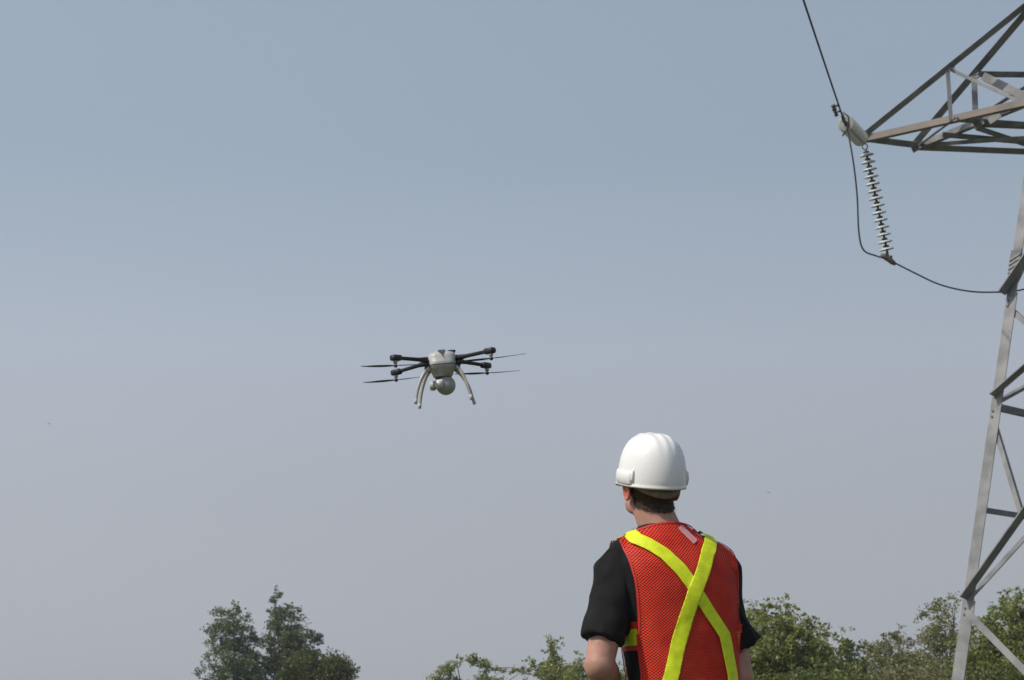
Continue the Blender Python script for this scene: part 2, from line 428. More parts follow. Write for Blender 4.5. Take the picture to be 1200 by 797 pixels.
for s, e_ in (('A', 'B'), ('A', 'C'), ('D', 'B'), ('D', 'C')):
    n = ((CORN[s]+CORN[e_]).normalized()); n = Vector((n.x, n.y, .12)).normalized()
    near = e_ == 'C' or s == 'D'
    zE1 = zN1+(5.0 if near else 3.0)
    if near:
        edge_brace('diagonal_brace', along(s, e_, zN1+.03, .016), along(s, e_, zE1, 1.0), .17, n)
        pm = along(s, e_, zN1, 0).lerp(along(s, e_, zE1, 1.0), .27)
        brace('diagonal_brace', along(s, e_, zN1-.2, .01), along(s, e_, zN1-3.0, .62), .12, n)
        brace('tie_brace', along(s, e_, zN2-.25, .02), pm, .085, n, 1)
        edge_brace('diagonal_brace', along(s, e_, zN2+.12, .018), along(s, e_, zN2+2.45, 1.0), .15, n)
        edge_brace('diagonal_brace', along(s, e_, zN3-.02, -.005), along(s, e_, zN3+3.5, 1.0), .19, n)
        brace('diagonal_brace', along(s, e_, zN3-.2, .02), along(s, e_, zN3-3.9, 1.0), .10, n, 1)
    else:
        brace('diagonal_brace', along(s, e_, zN1+.03, .012), along(s, e_, zE1, 1.0), .11, n)
        brace('horizontal_brace', along(s, e_, zH, .02), along(s, e_, zH, .98), .10, n, 1)
        brace('horizontal_brace', along(s, e_, zN2-.1, .01), along(s, e_, zN2-.1, 1.0), .14, n, 1)
        brace('diagonal_brace', along(s, e_, zN2+.05, .01), along(s, e_, zN2+1.6, 1.0), .10, n)
        brace('diagonal_brace', along(s, e_, zN3, .01), along(s, e_, zN3+4.0, 1.0), .10, n)
        brace('diagonal_brace', along(s, e_, .3, .02), along(s, e_, zN1-.3, .98), .10, n)
    brace('horizontal_brace', along(s, e_, zarm-.1, 0), along(s, e_, zarm-.1, 1), .11, n, 1)
    brace('diagonal_brace', along(s, e_, zarm, 0), along(s, e_, zarm+2.6, 1), .11, n)
    brace('diagonal_brace', along(e_, s, zarm+2.7, 0), along(e_, s, zarm+5.4, 1), .10, n)
    brace('diagonal_brace', along(s, e_, zarm+5.5, 0), along(s, e_, ztop, 1), .10, n)
    brace('horizontal_brace', along(s, e_, ztop-.02, 0), along(s, e_, ztop-.02, 1), .09, n, 1)
    for z_ in (zN1, zN2, zN3):
        for k in range(2):
            bolt(along(s, e_, z_-.12-.1*k, .014), n); bolt(along(s, e_, z_+.12+.1*k, .014), n)
# footings
for c in 'ABCD':
    bm = bmesh.new(); p = corner(c, 0); add_tube(bm, [p+Vector((0, 0, -.3)), p+Vector((0, 0, .25)), p+Vector((0, 0, .3))], [.45, .45, .4], 20)
    TW(bm_obj('concrete_footing', bm, mat('concrete', (.35, .34, .32), .9, 0, 8, .15), tower))
# step-guard: perforated plate wrapped on leg A
def perforated(zc0, zc1):
    bm = bmesh.new(); w = .21
    d1 = (corner('C', zc0)-corner('A', zc0)).normalized()
    up = (corner('A', zc1)-corner('A', zc0)); L = up.length; up.normalize(); n = Vector((-.707, -.707, 0))
    o_ = corner('A', zc0)+n*.035-d1*.015
    nn = d1.cross(up).normalized()
    if nn.dot(n) < 0: nn = -nn
    def slab(a, b, wd, h, name, m):            # flat bar from a to b, wd wide along up, standing h proud
        bm = bmesh.new(); q = [a, b, b+up*wd, a+up*wd]
        lo = [bm.verts.new(v) for v in q]; hi = [bm.verts.new(v+nn*h) for v in q]
        bm.faces.new(lo); bm.faces.new(hi)
        for k in range(4): bm.faces.new((lo[k], lo[(k+1) % 4], hi[(k+1) % 4], hi[k]))
        return TW(bm_obj(name, bm, m, tower))
    slab(o_, o_+d1*w, L, .006, 'guard_plate', M['steel_dark'])
    rise = .10; step = .078; z_ = 0.0
    while z_+rise+.034 <= L:
        slab(o_+nn*.012+up*z_, o_+nn*.012+d1*w+up*(z_+rise), .034, .012, 'guard_bar', M['steel']); z_ += step
perforated(P(1187, 322, LEG_Y).z, P(1190, 294, LEG_Y).z)

# cross arm (points in the order seen from below)
U = P(1229, -11, LEG_Y)
B_top = corner('B', zarm)
T2 = P(1074, 174, 34.55)
def onseg(a, b, px):
    """point of segment a-b whose image column is px"""
    lo, hi = 0.0, 1.0
    for _ in range(40):
        m_ = (lo+hi)/2; p = a.lerp(b, m_); d = p-Vector((0, 0, CAMZ))
        x = 600+FPX*d.x/(d.y*cos(PITCH)+d.z*sin(PITCH))
        if x < px: lo = m_
        else: hi = m_
    return a.lerp(b, lo)
A0 = corner('A', A_top.z)
Z = Vector((0, 0, 1))
def bar(name, p, q, w, m='steel', flip=(1, 1), roll=0, ref=Z):
    return TW(steel_angle(name, p, q, w, tower, M[m], ref=ref, flip=flip, roll=roll))
def under_bar(name, p, q, w, m='steel'):      # flange turned down towards the viewer's side, so its underside shows
    return TW(ell(name, Vector(p), Vector(q), w, Vector((0, -.7, .72)), Vector((0, .7, .7)), M[m]))
def side_bar(name, p, q, w, m='steel'):       # upright flange, the other lying away from its foot
    return TW(ell(name, Vector(p), Vector(q), w, Vector((0, 0, 1)), Vector((0.2, 1, 0)), M[m]))
far_end = P(1345, 187, 33.9)
side_bar('arm_chord', T1, A0, .125, 'steel_warm')                      # near bottom chord
under_bar('arm_chord', T1, T2, .13)
under_bar('arm_chord', T2+Vector((.02, .03, -.03)), far_end, .125)
under_bar('arm_chord', T1+Vector((0, 0, .03)), U, .12)
under_bar('arm_chord', T2+Vector((0, 0, .03)), U+Vector((0, .12, 0)), .13)
v1t = onseg(T1, U, 1113); v1b = onseg(T1, A0, 1117)
v2t = onseg(T2, U, 1145); v2l = onseg(T2, A0, 1147)
def post(name, p, q, w): return TW(ell(name, Vector(p), Vector(q), w, Vector((-1, -.1, 0)), Vector((.1, 1, 0)), M['steel']))
post('arm_strut', v1t, v1b, .075)
post('arm_strut', v2t, v2l, .11)
side_bar('arm_brace', v1t, P(1225, 135, LEG_Y-.05), .06)
side_bar('arm_brace', v2t+Vector((.05, -.05, -.08)), P(1232, 134, LEG_Y+.5), .15)
side_bar('arm_brace', T2+Vector((.03, -.02, .0)), P(1222, 115, LEG_Y+.15), .115)
under_bar('arm_strut', v2t+Vector((0, .06, 0)), P(1300, 92, LEG_Y+2.6), .12)
under_bar('arm_brace', P(1163, 129, 33.1), P(1240, 80, 33.8), .08)
under_bar('arm_strut', v1b+Vector((0, .03, 0)), P(1290, 155, 34.0), .10)
under_bar('arm_strut', P(1142, 149, 33.3), P(1330, 157, 34.2), .11)
under_bar('arm_brace', P(1104, 161, 33.9), P(1320, 180, 33.6), .11)
under_bar('arm_brace', P(1144, 153, 33.3), P(1330, 215, 35.2), .10)
under_bar('arm_brace', T2+Vector((.05, 0, .02)), P(1260, 160, 32.7), .08)
bar('arm_strut', v1b, onseg(T2, far_end, 1078)+Vector((0, 0, .05)), .05, 'steel', (1, 1))
# plates at the nodes
for p, s in ((T2, (.20, .03, .10)), (v2l, (.18, .02, .10)), (v2t, (.09, .02, .10)), (onseg(T2, A0, 1165), (.24, .02, .12))):
    bm = bmesh.new(); add_box(bm, p+Vector((0, -.035, 0)), s, Euler((0, R(-25), R(-35))).to_matrix()); TW(bm_obj('gusset_plate', bm, M['steel_warm'] if p is T2 else M['steel'], tower))
for p in (T2, v2l, v2t, v1t, v1b):
    for k in range(3): bolt(p+Vector((.05*k-.04, -.06, .02*k)), Vector((0, -1, 0)), .02, .03)
TW(tag(bm_obj('bolts', bolts, M['bolt'], tower), kind='stuff'))
# counterpart arm on the tower's hidden side, so the tower stands balanced
D0 = corner('D', zarm); tip = Vector((2*cx-T1.x, 2*cy-T1.y, zarm))
for q, w in ((D0, .13), (corner('C', zarm), .13), (corner('D', zarm+2.4), .12)): bar('arm_chord', tip, q, w)
for t_ in (.35, .7):
    bar('arm_strut', tip.lerp(D0, t_), tip.lerp(corner('C', zarm), t_), .08); bar('arm_strut', tip.lerp(D0, t_), tip.lerp(corner('D', zarm+2.4), t_), .08)

# ------------------------------------------------------------------ insulator strings and conductors
def disc_mesh(r, h):
    bm = bmesh.new()
    prof = [(.012, 0), (.035, 0), (.04, .02), (.038, .05), (r*.55, .056), (r*.92, .074), (r, .092), (r*.97, .100), (r*.8, .094), (r*.55, .088), (r*.3, .10), (.02, .104), (.016, h)]
    S = 24; rings = [[Vector((a*cos(2*pi*k/S), a*sin(2*pi*k/S), -b)) for k in range(S)] for a, b in prof]
    return bm, rings
def make_string(p, q, n, r, label, pm='porcelain'):
    p, q = Vector(p), Vector(q); ax = (q-p); L = ax.length; h = (L-.22)/n; ax.normalize()
    root = empty('insulator_string', p, 0, label, 'insulator', 'porcelain insulator strings on the tower arm')
    rot = (-Z).rotation_difference(ax).to_matrix().to_4x4()
    bm = bmesh.new(); S = 28
    def ring_loft(prof):
        add_loft(bm, [[Vector((a*cos(2*pi*k/S), a*sin(2*pi*k/S), -b)) for k in range(S)] for a, b in prof])
    ring_loft([(r*.30, .040), (r*.62, .050), (r*.92, .066), (r, .078), (r*.98, .086), (r*.80, .078), (r*.72, .088), (r*.62, .076), (r*.5, .088), (r*.25, .082)])
    shell = bm_obj('insulator_disc', bm, M[pm], root, True)
    bm = bmesh.new()
    ring_loft([(.018, -.005), (.05, .0), (.056, h*.1), (.05, h*.34), (.022, h*.5), (.02, h*.99)])
    cap = bm_obj('metal_cap', bm, M['cap'], root, True)
    for k in range(n):
        mloc = rot.copy(); mloc.translation = ax*(.14+h*k)
        if k == 0: a, b = shell, cap
        else:
            a, b = shell.copy(), cap.copy(); COL.objects.link(a); COL.objects.link(b)
        a.matrix_local = mloc; b.matrix_local = mloc
    bm = bmesh.new()
    pts = [Vector((.05*cos(a), 0, -.05+.055*sin(a))) for a in [2*pi*i/14 for i in range(15)]]
    add_tube(bm, pts, .012, 6, ref=Vector((0, 1, 0)))
    f = bm_obj('shackle', bm, M['fitting'], root, True); f.matrix_local = rot
    bm = bmesh.new(); add_tube(bm, [Vector((0, 0, -.09)), Vector((0, 0, -.16))], .022, 8)
    f = bm_obj('eye_link', bm, M['fitting'], root, True); f.matrix_local = rot
    bm = bmesh.new(); add_tube(bm, [Vector((0, 0, -.13-h*n)), Vector((0, 0, -L))], .022, 8)
    f = bm_obj('ball_hook', bm, M['fitting'], root, True); f.matrix_local = rot
    return root
J = P(1041, 301, 34.25)
make_string(T1+Vector((.03, 0, -.05)), J, 14, .140, 'long string of pale discs hanging almost straight down from the arm tip')
E = P(989.5, 143, 32.0)
make_string(T1+Vector((-.03, -.05, .02)), E, 8, .155, 'insulator string pulled towards the viewer, seen end on as a stack at the arm tip', 'glass_grey')
line = empty('power_line', E, 0, 'black overhead conductor with clamps and a drooping jumper loop below the arm', 'power line')
def LN(o): o.location = -E; return o
dirc = (P(941, 0, 24.0)-E)
def span_pt(t): return E+dirc*t+Vector((0, 0, .045*t*t*abs(dirc.z)*0+.02*t*t))
bm = bmesh.new(); add_tube(bm, [span_pt(k*.25) for k in range(0, 60)], .0155, 8)
LN(bm_obj('span_wire', bm, M['wire'], line, True))
jp = [E+Vector((.03, 0, .02)), P(1000, 190, 32.2), P(1004.5, 230, 32.6), P(1006.5, 272, 33.1), P(1012, 293, 33.6), P(1027, 300, 34.0), J+Vector((0, 0, -.06)), P(1072, 320, 34.6),
      P(1100, 333, 34.9), P(1130, 340.5, 35.2), P(1160, 342.5, 35.5), P(1200, 339, 35.8), P(1260, 318, 36.2), P(1330, 250, 36.4), P(1352, 196, 36.3)]
bm = bmesh.new(); add_tube(bm, catmull(jp, 8), .0155, 8)
LN(bm_obj('jumper_loop', bm, M['wire'], line, True))
e2 = jp[-1]
bm = bmesh.new(); back = (e2-far_end).normalized()
add_tube(bm, [e2+Vector((2.2*t, 6.5*t, -.25*t+.02*t*t)) for t in range(0, 30)], .0155, 8)
LN(bm_obj('span_wire', bm, M['wire'], line, True))
make_string(far_end, e2, 12, .125, 'insulator string pulled away behind the tower leg')
def clamp(name, p, d, L, r):
    bm = bmesh.new(); add_tube(bm, [p-d*L*.5, p-d*L*.3, p+d*L*.3, p+d*L*.5], [r*.6, r, r, r*.6], 10)
    add_tube(bm, [p-d*L*.1+Vector((0, 0, -r)), p-d*L*.1+Vector((0, 0, r*2.2))], r*.5, 6); add_tube(bm, [p+d*L*.2+Vector((0, 0, -r)), p+d*L*.2+Vector((0, 0, r*2.2))], r*.5, 6)
    return LN(bm_obj(name, bm, M['fitting'], line, True))
dn = dirc.normalized()
clamp('dead_end_clamp', E+dn*.22, dn, .6, .035)
clamp('suspension_clamp', J+Vector((.0, 0, -.05)), Vector((.6, .2, -.35)).normalized(), .34, .05)
for t_, s_ in ((.115, 1), (.172, 1.15)):
    p = span_pt(t_); bm = bmesh.new(); side = Vector((-.85, .15, -.1)).normalized()
    arm_ = p+side*.085
    add_tube(bm, [p, arm_], .02, 8)
    add_tube(bm, [arm_-dn*.13*s_-Z*.03, arm_-dn*.04*s_, arm_+dn*.04*s_, arm_+dn*.13*s_-Z*.03], [.036*s_, .015, .015, .033*s_], 10)
    LN(bm_obj('vibration_damper', bm, M['fitting'], line, True))
bm = bmesh.new(); q0 = span_pt(.11)+Vector((.03, 0, 0)); add_tube(bm, [q0, q0+Vector((.10, 0, -.1)), q0+Vector((.12, .1, -.24)), q0+Vector((.02, .2, -.38))], .016, 6)
LN(bm_obj('arcing_horn', bm, M['fitting'], line, True))

# ------------------------------------------------------------------ drone
DP = P(518, 424, 11.5)
drone = empty('quadcopter_drone', DP, 0, 'grey four armed quadcopter drone hovering in mid air with round camera ball below', 'drone')
drone.rotation_euler = (R(2), R(-5.0), R(3))
# shell: lofted faceted body
def ring_se(z, hx, hy, n=28, p=.55, cy_=0):
    r = []
    for k in range(n):
        a = 2*pi*k/n; c, s = cos(a), sin(a)
        r.append(Vector((hx*math.copysign(abs(c)**p, c), cy_+hy*math.copysign(abs(s)**p, s), z)))
    return r
bm = bmesh.new()
add_loft(bm, [ring_se(*r) for r in ((-.098, .035, .045), (-.092, .060, .07), (-.055, .074, .10), (-.052, .080, .105), (-.012, .088, .12), (-.009, .084, .117), (.022, .092, .12), (.045, .080, .105), (.056, .055, .075, 28, .7), (.060, .03, .04, 28, .8))])
bm_obj('body_shell', bm, M['d_body'], drone, True)
bm = bmesh.new()   # seam line ring and dark inset on the shell's face
add_loft(bm, [ring_se(-.032, .0852, .1145), ring_se(-.028, .0862, .1155)])
bm_obj('seam', bm, M['d_dark'], drone)
bm = bmesh.new(); vs = [bm.verts.new(p) for p in (Vector((-.022, -.098, .047)), Vector((.022, -.098, .047)), Vector((.004, -.1215, .014)), Vector((-.022, -.060, .062)), Vector((.022, -.060, .062)))]
bm.faces.new((vs[0], vs[2], vs[1])); bm.faces.new((vs[0], vs[1], vs[4], vs[3])); 
geo = bmesh.ops.extrude_face_region(bm, geom=bm.faces[:]); bmesh.ops.translate(bm, verts=[g for g in geo['geom'] if isinstance(g, bmesh.types.BMVert)], vec=(0, -.004, .004))
bm_obj('nose_inset', bm, M['cap'], drone)
bm = bmesh.new(); add_box(bm, (.062, -.04, .054), (.05, .07, .010)); bmesh.ops.bevel(bm, geom=bm.edges[:], offset=.003, segments=2, affect='EDGES')
bm_obj('antenna_plate', bm, M['d_dark'], drone)
for sx in (-1, 1):
    bm = bmesh.new(); add_box(bm, (sx*.088, 0, -.012), (.042, .13, .078), Euler((0, sx*R(-10), 0)).to_matrix()); bmesh.ops.bevel(bm, geom=bm.edges[:], offset=.014, segments=3, affect='EDGES')
    bm_obj('arm_mount', bm, M['d_dark'], drone, True)
    for sy in (-1, 1):
        hub = Vector((sx*.292, sy*.29, 0)); rt = Vector((sx*.085, sy*.045, .008)); u_ = (hub-rt).normalized()
        bm = bmesh.new(); add_tube(bm, [rt, rt+u_*.03, rt+u_*.10, hub-u_*.05, hub-u_*.02], [.023, .019, .0125, .0115, .017], 14)
        arm = bm_obj('rotor_arm', bm, M['d_carbon'], drone, True)
        bm = bmesh.new(); add_tube(bm, [hub-u_*.052, hub-u_*.038, hub+u_*.02, hub+u_*.03], [.016, .024, .024, .017], 16, flat=.78, sq=.6)
        bm_obj('motor_pod', bm, M['d_dark'], arm, True)
        bm = bmesh.new(); add_tube(bm, [hub+Vector((0, 0, -.015)), hub+Vector((0, 0, -.034)), hub+Vector((0, 0, -.038))], [.014, .013, .006], 14)
        add_tube(bm, [hub+Vector((0, 0, -.03)), hub+Vector((0, 0, -.052))], .0045, 8)
        bm_obj('motor_shaft', bm, M['d_leg'], arm, True)
        # landing leg: bowed strut
        f = Vector((sx*.172+.013*sy, sy*.115, -.262))
        lp = catmull([(sx*.082, sy*.065, -.045), (sx*.116+.006*sy, sy*.085, -.085), (sx*.150+.011*sy, sy*.102, -.165), f], 6)
        bm = bmesh.new(); n = len(lp)
        add_tube(bm, lp, [.0112-.0045*i/(n-1) for i in range(n)], 12, flat=1.25)
        lg = bm_obj('landing_leg', bm, M['d_leg'], drone, True)
        bm = bmesh.new(); add_tube(bm, [lp[-3]+Vector((0, 0, .0)), f+Vector((sx*.002, 0, -.006))], [.0088, .0085], 10, flat=1.2)
        bm_obj('foot_tip', bm, M['d_body'], lg, True)
        # propeller: two tapered twisted blades under the motor
        hc = hub+Vector((0, 0, -.048)); ang = {(-1, -1): 12, (1, -1): -14, (-1, 1): -10, (1, 1): 9}[(sx, sy)]
        bm = bmesh.new(); add_tube(bm, [hc+Vector((0, 0, -.012)), hc+Vector((0, 0, -.006)), hc+Vector((0, 0, .006))], [.006, .012, .011], 14)
        pr = bm_obj('propeller_hub', bm, M['d_dark'], drone, True)
        for hh in (0, 1):
            a = R(ang)+hh*pi; d = Vector((cos(a), sin(a), 0)); s_ = Vector((-sin(a), cos(a), 0))
            bm = bmesh.new(); rings = []
            for i in range(12):
                t_ = i/11; r_ = .008+.205*t_; ch = .010+.020*sin(pi*min(1, t_*1.25)**.8*.62)*(1-t_**6*.75); tw = R(24*(1-t_)+5)
                ce = hc+d*r_+Vector((0, 0, .004*t_*t_))
                cu = s_*cos(tw)+Vector((0, 0, sin(tw))); no = -s_*sin(tw)+Vector((0, 0, cos(tw)))
                rings.append([ce+cu*ch*x_+no*.0022*y_ for x_, y_ in ((-.5, 0), (-.2, .8), (.2, .9), (.5, 0), (.2, -.4), (-.2, -.4))])
            add_loft(bm, rings); bm_obj('blade', bm, M['d_dark'], pr, True)
# gimbal neck, ball and lens
bm = bmesh.new(); add_tube(bm, [(0, 0, -.09), (.0, 0, -.105), (.004, -.005, -.118)], [.055, .048, .03], 20); bm_obj('gimbal_mount', bm, M['d_dark'], drone, True)
bm = bmesh.new(); add_ball(bm, (.012, -.01, -.152), .061, 32, 20); ball = bm_obj('camera_ball', bm, M['d_ball'], drone, True)
bm = bmesh.new(); add_box(bm, (-.030, -.050, -.148), (.050, .074, .050)); bmesh.ops.bevel(bm, geom=bm.edges[:], offset=.004, segments=3, affect='EDGES'); bm_obj('lens_housing', bm, M['d_lens'], ball, True)
bm = bmesh.new(); add_box(bm, (-.068, -.02, -.150), (.040, .055, .054)); bmesh.ops.bevel(bm, geom=bm.edges[:], offset=.006, segments=2, affect='EDGES'); bm_obj('camera_body', bm, M['d_body'], ball, True)

# ------------------------------------------------------------------ person
YAW = R(18)
PC = P(801, 797, 5.95)
person = empty('person', (PC.x, 5.95, 0), YAW, 'person seen from behind in white hard hat and red mesh vest with lime cross', 'person')
def lean(p):
    z = p[2]; s = -.125*max(0, z-1.08)
    return Vector((p[0]+s, p[1], p[2]))
TORSO = [(.84, .168, .118, .0), (.95, .172, .122, .0), (1.05, .170, .124, .0), (1.15, .174, .128, -.002), (1.25, .182, .130, -.006), (1.33, .190, .130, -.010),
         (1.40, .192, .120, -.012), (1.445, .182, .104, -.010), (1.48, .150, .088, -.006), (1.51, .108, .074, .0), (1.535, .078, .066, .006), (1.555, .064, .060, .012)]
def torso_rings(off=0, z0=.84, z1=1.555, n=22, seg=48):
    rs = []
    for i in range(n):
        z = z0+(z1-z0)*i/(n-1); hx, hy, c = interp(TORSO, z)
        ring = []
        for k in range(seg):
            a = 2*pi*k/seg; ca, sa = cos(a), sin(a); p = .86
            yy = (hy+off)*math.copysign(abs(sa)**p, sa)
            # shoulder blades and the spine's furrow on the back
            ring.append(lean((( hx+off)*math.copysign(abs(ca)**p, ca), c+yy, z)))
        rs.append(ring)
    return rs
SH = {-1: Vector((-.165, .005, 1.432)), 1: Vector((.165, .005, 1.432))}
EL = {-1: Vector((-.298, -.055, 1.105)), 1: Vector((.186, -.005, 1.085))}
WR = {-1: Vector((-.155, .185, 1.035)), 1: Vector((.125, .19, 1.03))}
def limb(bm, pts, rads, seg=20, flat=1.0):
    add_tube(bm, [lean(p) for p in pts], rads, seg, flat=flat)

# body: head, neck, trunk core, arms, hands as one skin
HC = Vector((-.014, .020, 1.684))          # head centre (before lean), head tips back and turns left
HR = Matrix.Rotation(R(5), 3, 'Z') @ Matrix.Rotation(R(13), 3, 'X') @ Matrix.Rotation(R(-2.5), 3, 'Y')
LH = lean(HC)
def hd(x, y, z): return LH+HR @ Vector((x, y, z))
bm = bmesh.new()
add_ball(bm, hd(0, -.005, .01), (.077, .097, .098), 28, 18, HR)
add_ball(bm, hd(0, .035, -.045), (.060, .062, .082), 24, 16, HR)
add_ball(bm, hd(0, .070, -.098), (.030, .026, .022), 14, 10, HR)          # chin
for s in (-1, 1):
    add_ball(bm, hd(s*.050, .020, -.075), (.022, .045, .030), 14, 10, HR)  # jaw corners
    add_ball(bm, hd(s*.035, .078, -.030), (.024, .018, .020), 14, 10, HR)  # cheeks
add_tube(bm, [hd(0, .088, .012), hd(0, .104, -.018), hd(0, .112, -.034), hd(0, .092, -.046)], [.010, .012, .016, .010], 12)   # nose
add_tube(bm, [hd(-.040, .090, .028), hd(0, .098, .024), hd(.040, .090, .028)], [.008, .009, .008], 10)                     # brow
add_tube(bm, [hd(-.024, .088, -.066), hd(0, .097, -.065), hd(.024, .088, -.066)], [.004, .0075, .004], 10)
add_tube(bm, [hd(-.020, .087, -.076), hd(0, .095, -.077), hd(.020, .087, -.076)], [.004, .0075, .004], 10)
nk0 = lean((-.005, .000, 1.50)); nk1 = hd(0, -.018, -.085)
add_tube(bm, [nk0-Vector((0, 0, .06)), nk0, nk0.lerp(nk1, .5), nk1, hd(0, 0, -.03)], [.085, .070, .062, .060, .060], 28, flat=1.05)
add_loft(bm, torso_rings(-.02))
for s in (-1, 1):
    sh, el, wr = SH[s], EL[s], WR[s]
    limb(bm, [sh, sh.lerp(el, .25), sh.lerp(el, .6), sh.lerp(el, .88), el], [.058, .056, .051, .047, .045])
    add_ball(bm, lean(el), .0475, 20, 14)
    limb(bm, [el, el.lerp(wr, .12), el.lerp(wr, .3), el.lerp(wr, .7), wr], [.043, .049, .047, .034, .027])
    # hand: palm, four curled fingers, thumb from the palm's side
    f = (wr-el).normalized(); side = Vector((-s, .35, 0)); side = (side-f*side.dot(f)).normalized(); upv = Vector((0, 0, 1)); upv = (upv-f*upv.dot(f)).normalized(); side = f.cross(upv)*(1 if s > 0 else -1)*-1
    pc = wr+f*.05
    limb(bm, [wr-f*.01, wr+f*.03, wr+f*.07, wr+f*.092], [.024, .034, .038, .030], 14, flat=.55)
    for i, (o_, L_) in enumerate(((-.028, .072), (-.010, .080), (.010, .075), (.028, .060))):
        b0 = wr+f*.082+side*o_; b1 = b0+f*L_*.42-upv*.008; b2 = b1+f*L_*.18-upv*L_*.32; b3 = b2-f*L_*.12-upv*L_*.25
        limb(bm, [b0-f*.02, b1, b2, b3], [.0095, .009, .0082, .007], 8)
    t0 = wr+f*.025-side*.03; limb(bm, [t0, t0+f*.03-side*.022-upv*.006, t0+f*.058-side*.022-upv*.018, t0+f*.075-side*.010-upv*.022], [.014, .0115, .010, .008], 8)
body_me = remeshed(bm, .0045, 9)
body = link_mesh('body', body_me, M['skin'], person, True)
# ears
for s in (-1, 1):
    bm = bmesh.new(); ec = Vector((s*.0775, -.002, -.022))
    pts = []
    for k in range(15):
        a = R(100)-R(300)*k/14; pts.append(hd(ec.x+s*(.012+.004*sin(a)), ec.y-.004+.017*cos(a)*(1 if s else 1), ec.z+.030*sin(a)-.002))
    add_tube(bm, pts, [.0045+.0015*sin(pi*k/14) for k in range(15)], 8)
    add_ball(bm, hd(ec.x+s*.006, ec.y, ec.z-.002), (.006, .017, .028), 14, 10, HR)
    add_ball(bm, hd(ec.x+s*.004, ec.y+.004, ec.z-.030), (.006, .008, .009), 10, 8, HR)
    me = remeshed(bm, .0022, 4); link_mesh('ear', me, M['ear'], person, True)
for s in (-1, 1):
    bm = bmesh.new(); add_ball(bm, hd(s*.030, .083, .006), .0125, 16, 10); bm_obj('eye', bm, M['white'], person, True)
# hair: short back and sides, a shell over the skull with fine strands
V, T, N = mesh_arrays(body_me)
L = np.array(LH); Ri = np.array(HR.inverted())
H = (V-L) @ Ri.T                                         # head coordinates
def hair_field(H):
    # region: above nape line, behind ears, with temples; ragged by noise
    x, y, z = H[:, 0], H[:, 1], H[:, 2]
    low = -0.088+ (np.abs(x)/.06)**2*.010 + np.clip(y+.03, 0, 1)*1.1      # lowest at nape, climbs towards ears
    f1 = low-z
    f2 = (y-.045)-np.clip(z-.03, 0, 1)*1.2
    return np.maximum(f1, f2)
fh = hair_field(H)
jit = np.array([noise.noise(Vector(p)*90)*.006 for p in V])
Vh, Th = clip_field(V+N*(.006+np.array([noise.noise(Vector(p)*160)*.0022 for p in V]))[:, None], T, fh+jit)
hair = from_data('hair', Vh, Th, M['hair'], person, True)
rng = random.Random(5); SV = []; SF = []
idx = np.nonzero(fh+jit < 0)[0]
for i in rng.choices(list(idx), k=5200):
    if H[i, 2] > .03: continue
    p = Vector(V[i])+Vector(N[i])*.005; n = Vector(N[i]); dn_ = (HR @ Vector((0, -.1, -1))); d = (dn_-n*dn_.dot(n)).normalized()
    d = (d+n*rng.uniform(.12, .5)+Vector((rng.gauss(0, .2), rng.gauss(0, .2), 0))).normalized(); l = rng.uniform(.007, .016)
    w = n.cross(d).normalized()*.0005; b = len(SV)
    SV += [p-w, p+w, p+d*l]; SF.append((b, b+1, b+2))
hs = tag(from_data('hair_strands', SV, SF, M['hair'], person), kind='stuff')

# t-shirt
bm = bmesh.new(); add_loft(bm, torso_rings(.004, .84, 1.548))
for s in (-1, 1):
    sh, el = SH[s], EL[s]
    d = (el-sh).normalized(); a0 = Vector((s*.10, 0, 1.445))
    limb(bm, [a0, sh+Vector((-s*.015, 0, .004)), sh+Vector((s*.012, 0, -.028)), sh.lerp(el, .35), sh.lerp(el, .55), sh.lerp(el, .775)+Vector((s*(.004 if s < 0 else .030), -.01*(s > 0), 0))], [.060, .064, .067, .063, .065, .071], 28)
shirt_me = remeshed(bm, .006, 8)
V, T, N = mesh_arrays(shirt_me)
def wrinkle(p, amp, sc=7.0):
    q = Vector((p[0]*sc, p[1]*sc, p[2]*sc*.62)); q2 = q+Vector((noise.noise(q*.7), noise.noise(q*.7+Vector((5, 1, 2))), 0))*1.2
    r_ = 1-abs(noise.noise(q2)*2.0)
    return amp*(r_*r_-.35)+amp*.35*noise.noise(q*3)
arm_w = np.clip((np.abs(V[:, 0]+.125*np.maximum(0, V[:, 2]-1.08))-.15)/.05, 0, 1)
dis = np.array([wrinkle(p, .0085, 8) for p in V])*(.12+1.1*arm_w)
Vs = V+N*dis[:, None]
shirt = from_data('t_shirt', Vs, [tuple(map(int, t)) for t in T], M['shirt'], person, True)
# collar ring of the shirt
bm = bmesh.new(); cr = []
for k in range(33):
    a = 2*pi*k/32; cr.append(lean((.069*cos(a), .012+.066*sin(a), 1.537-.018*(sin(a)+.2)*(1 if sin(a) > 0 else .3))))
add_tube(bm, cr, .007, 8, flat=1.3); bm_obj('collar', bm, M['shirt'], person, True)

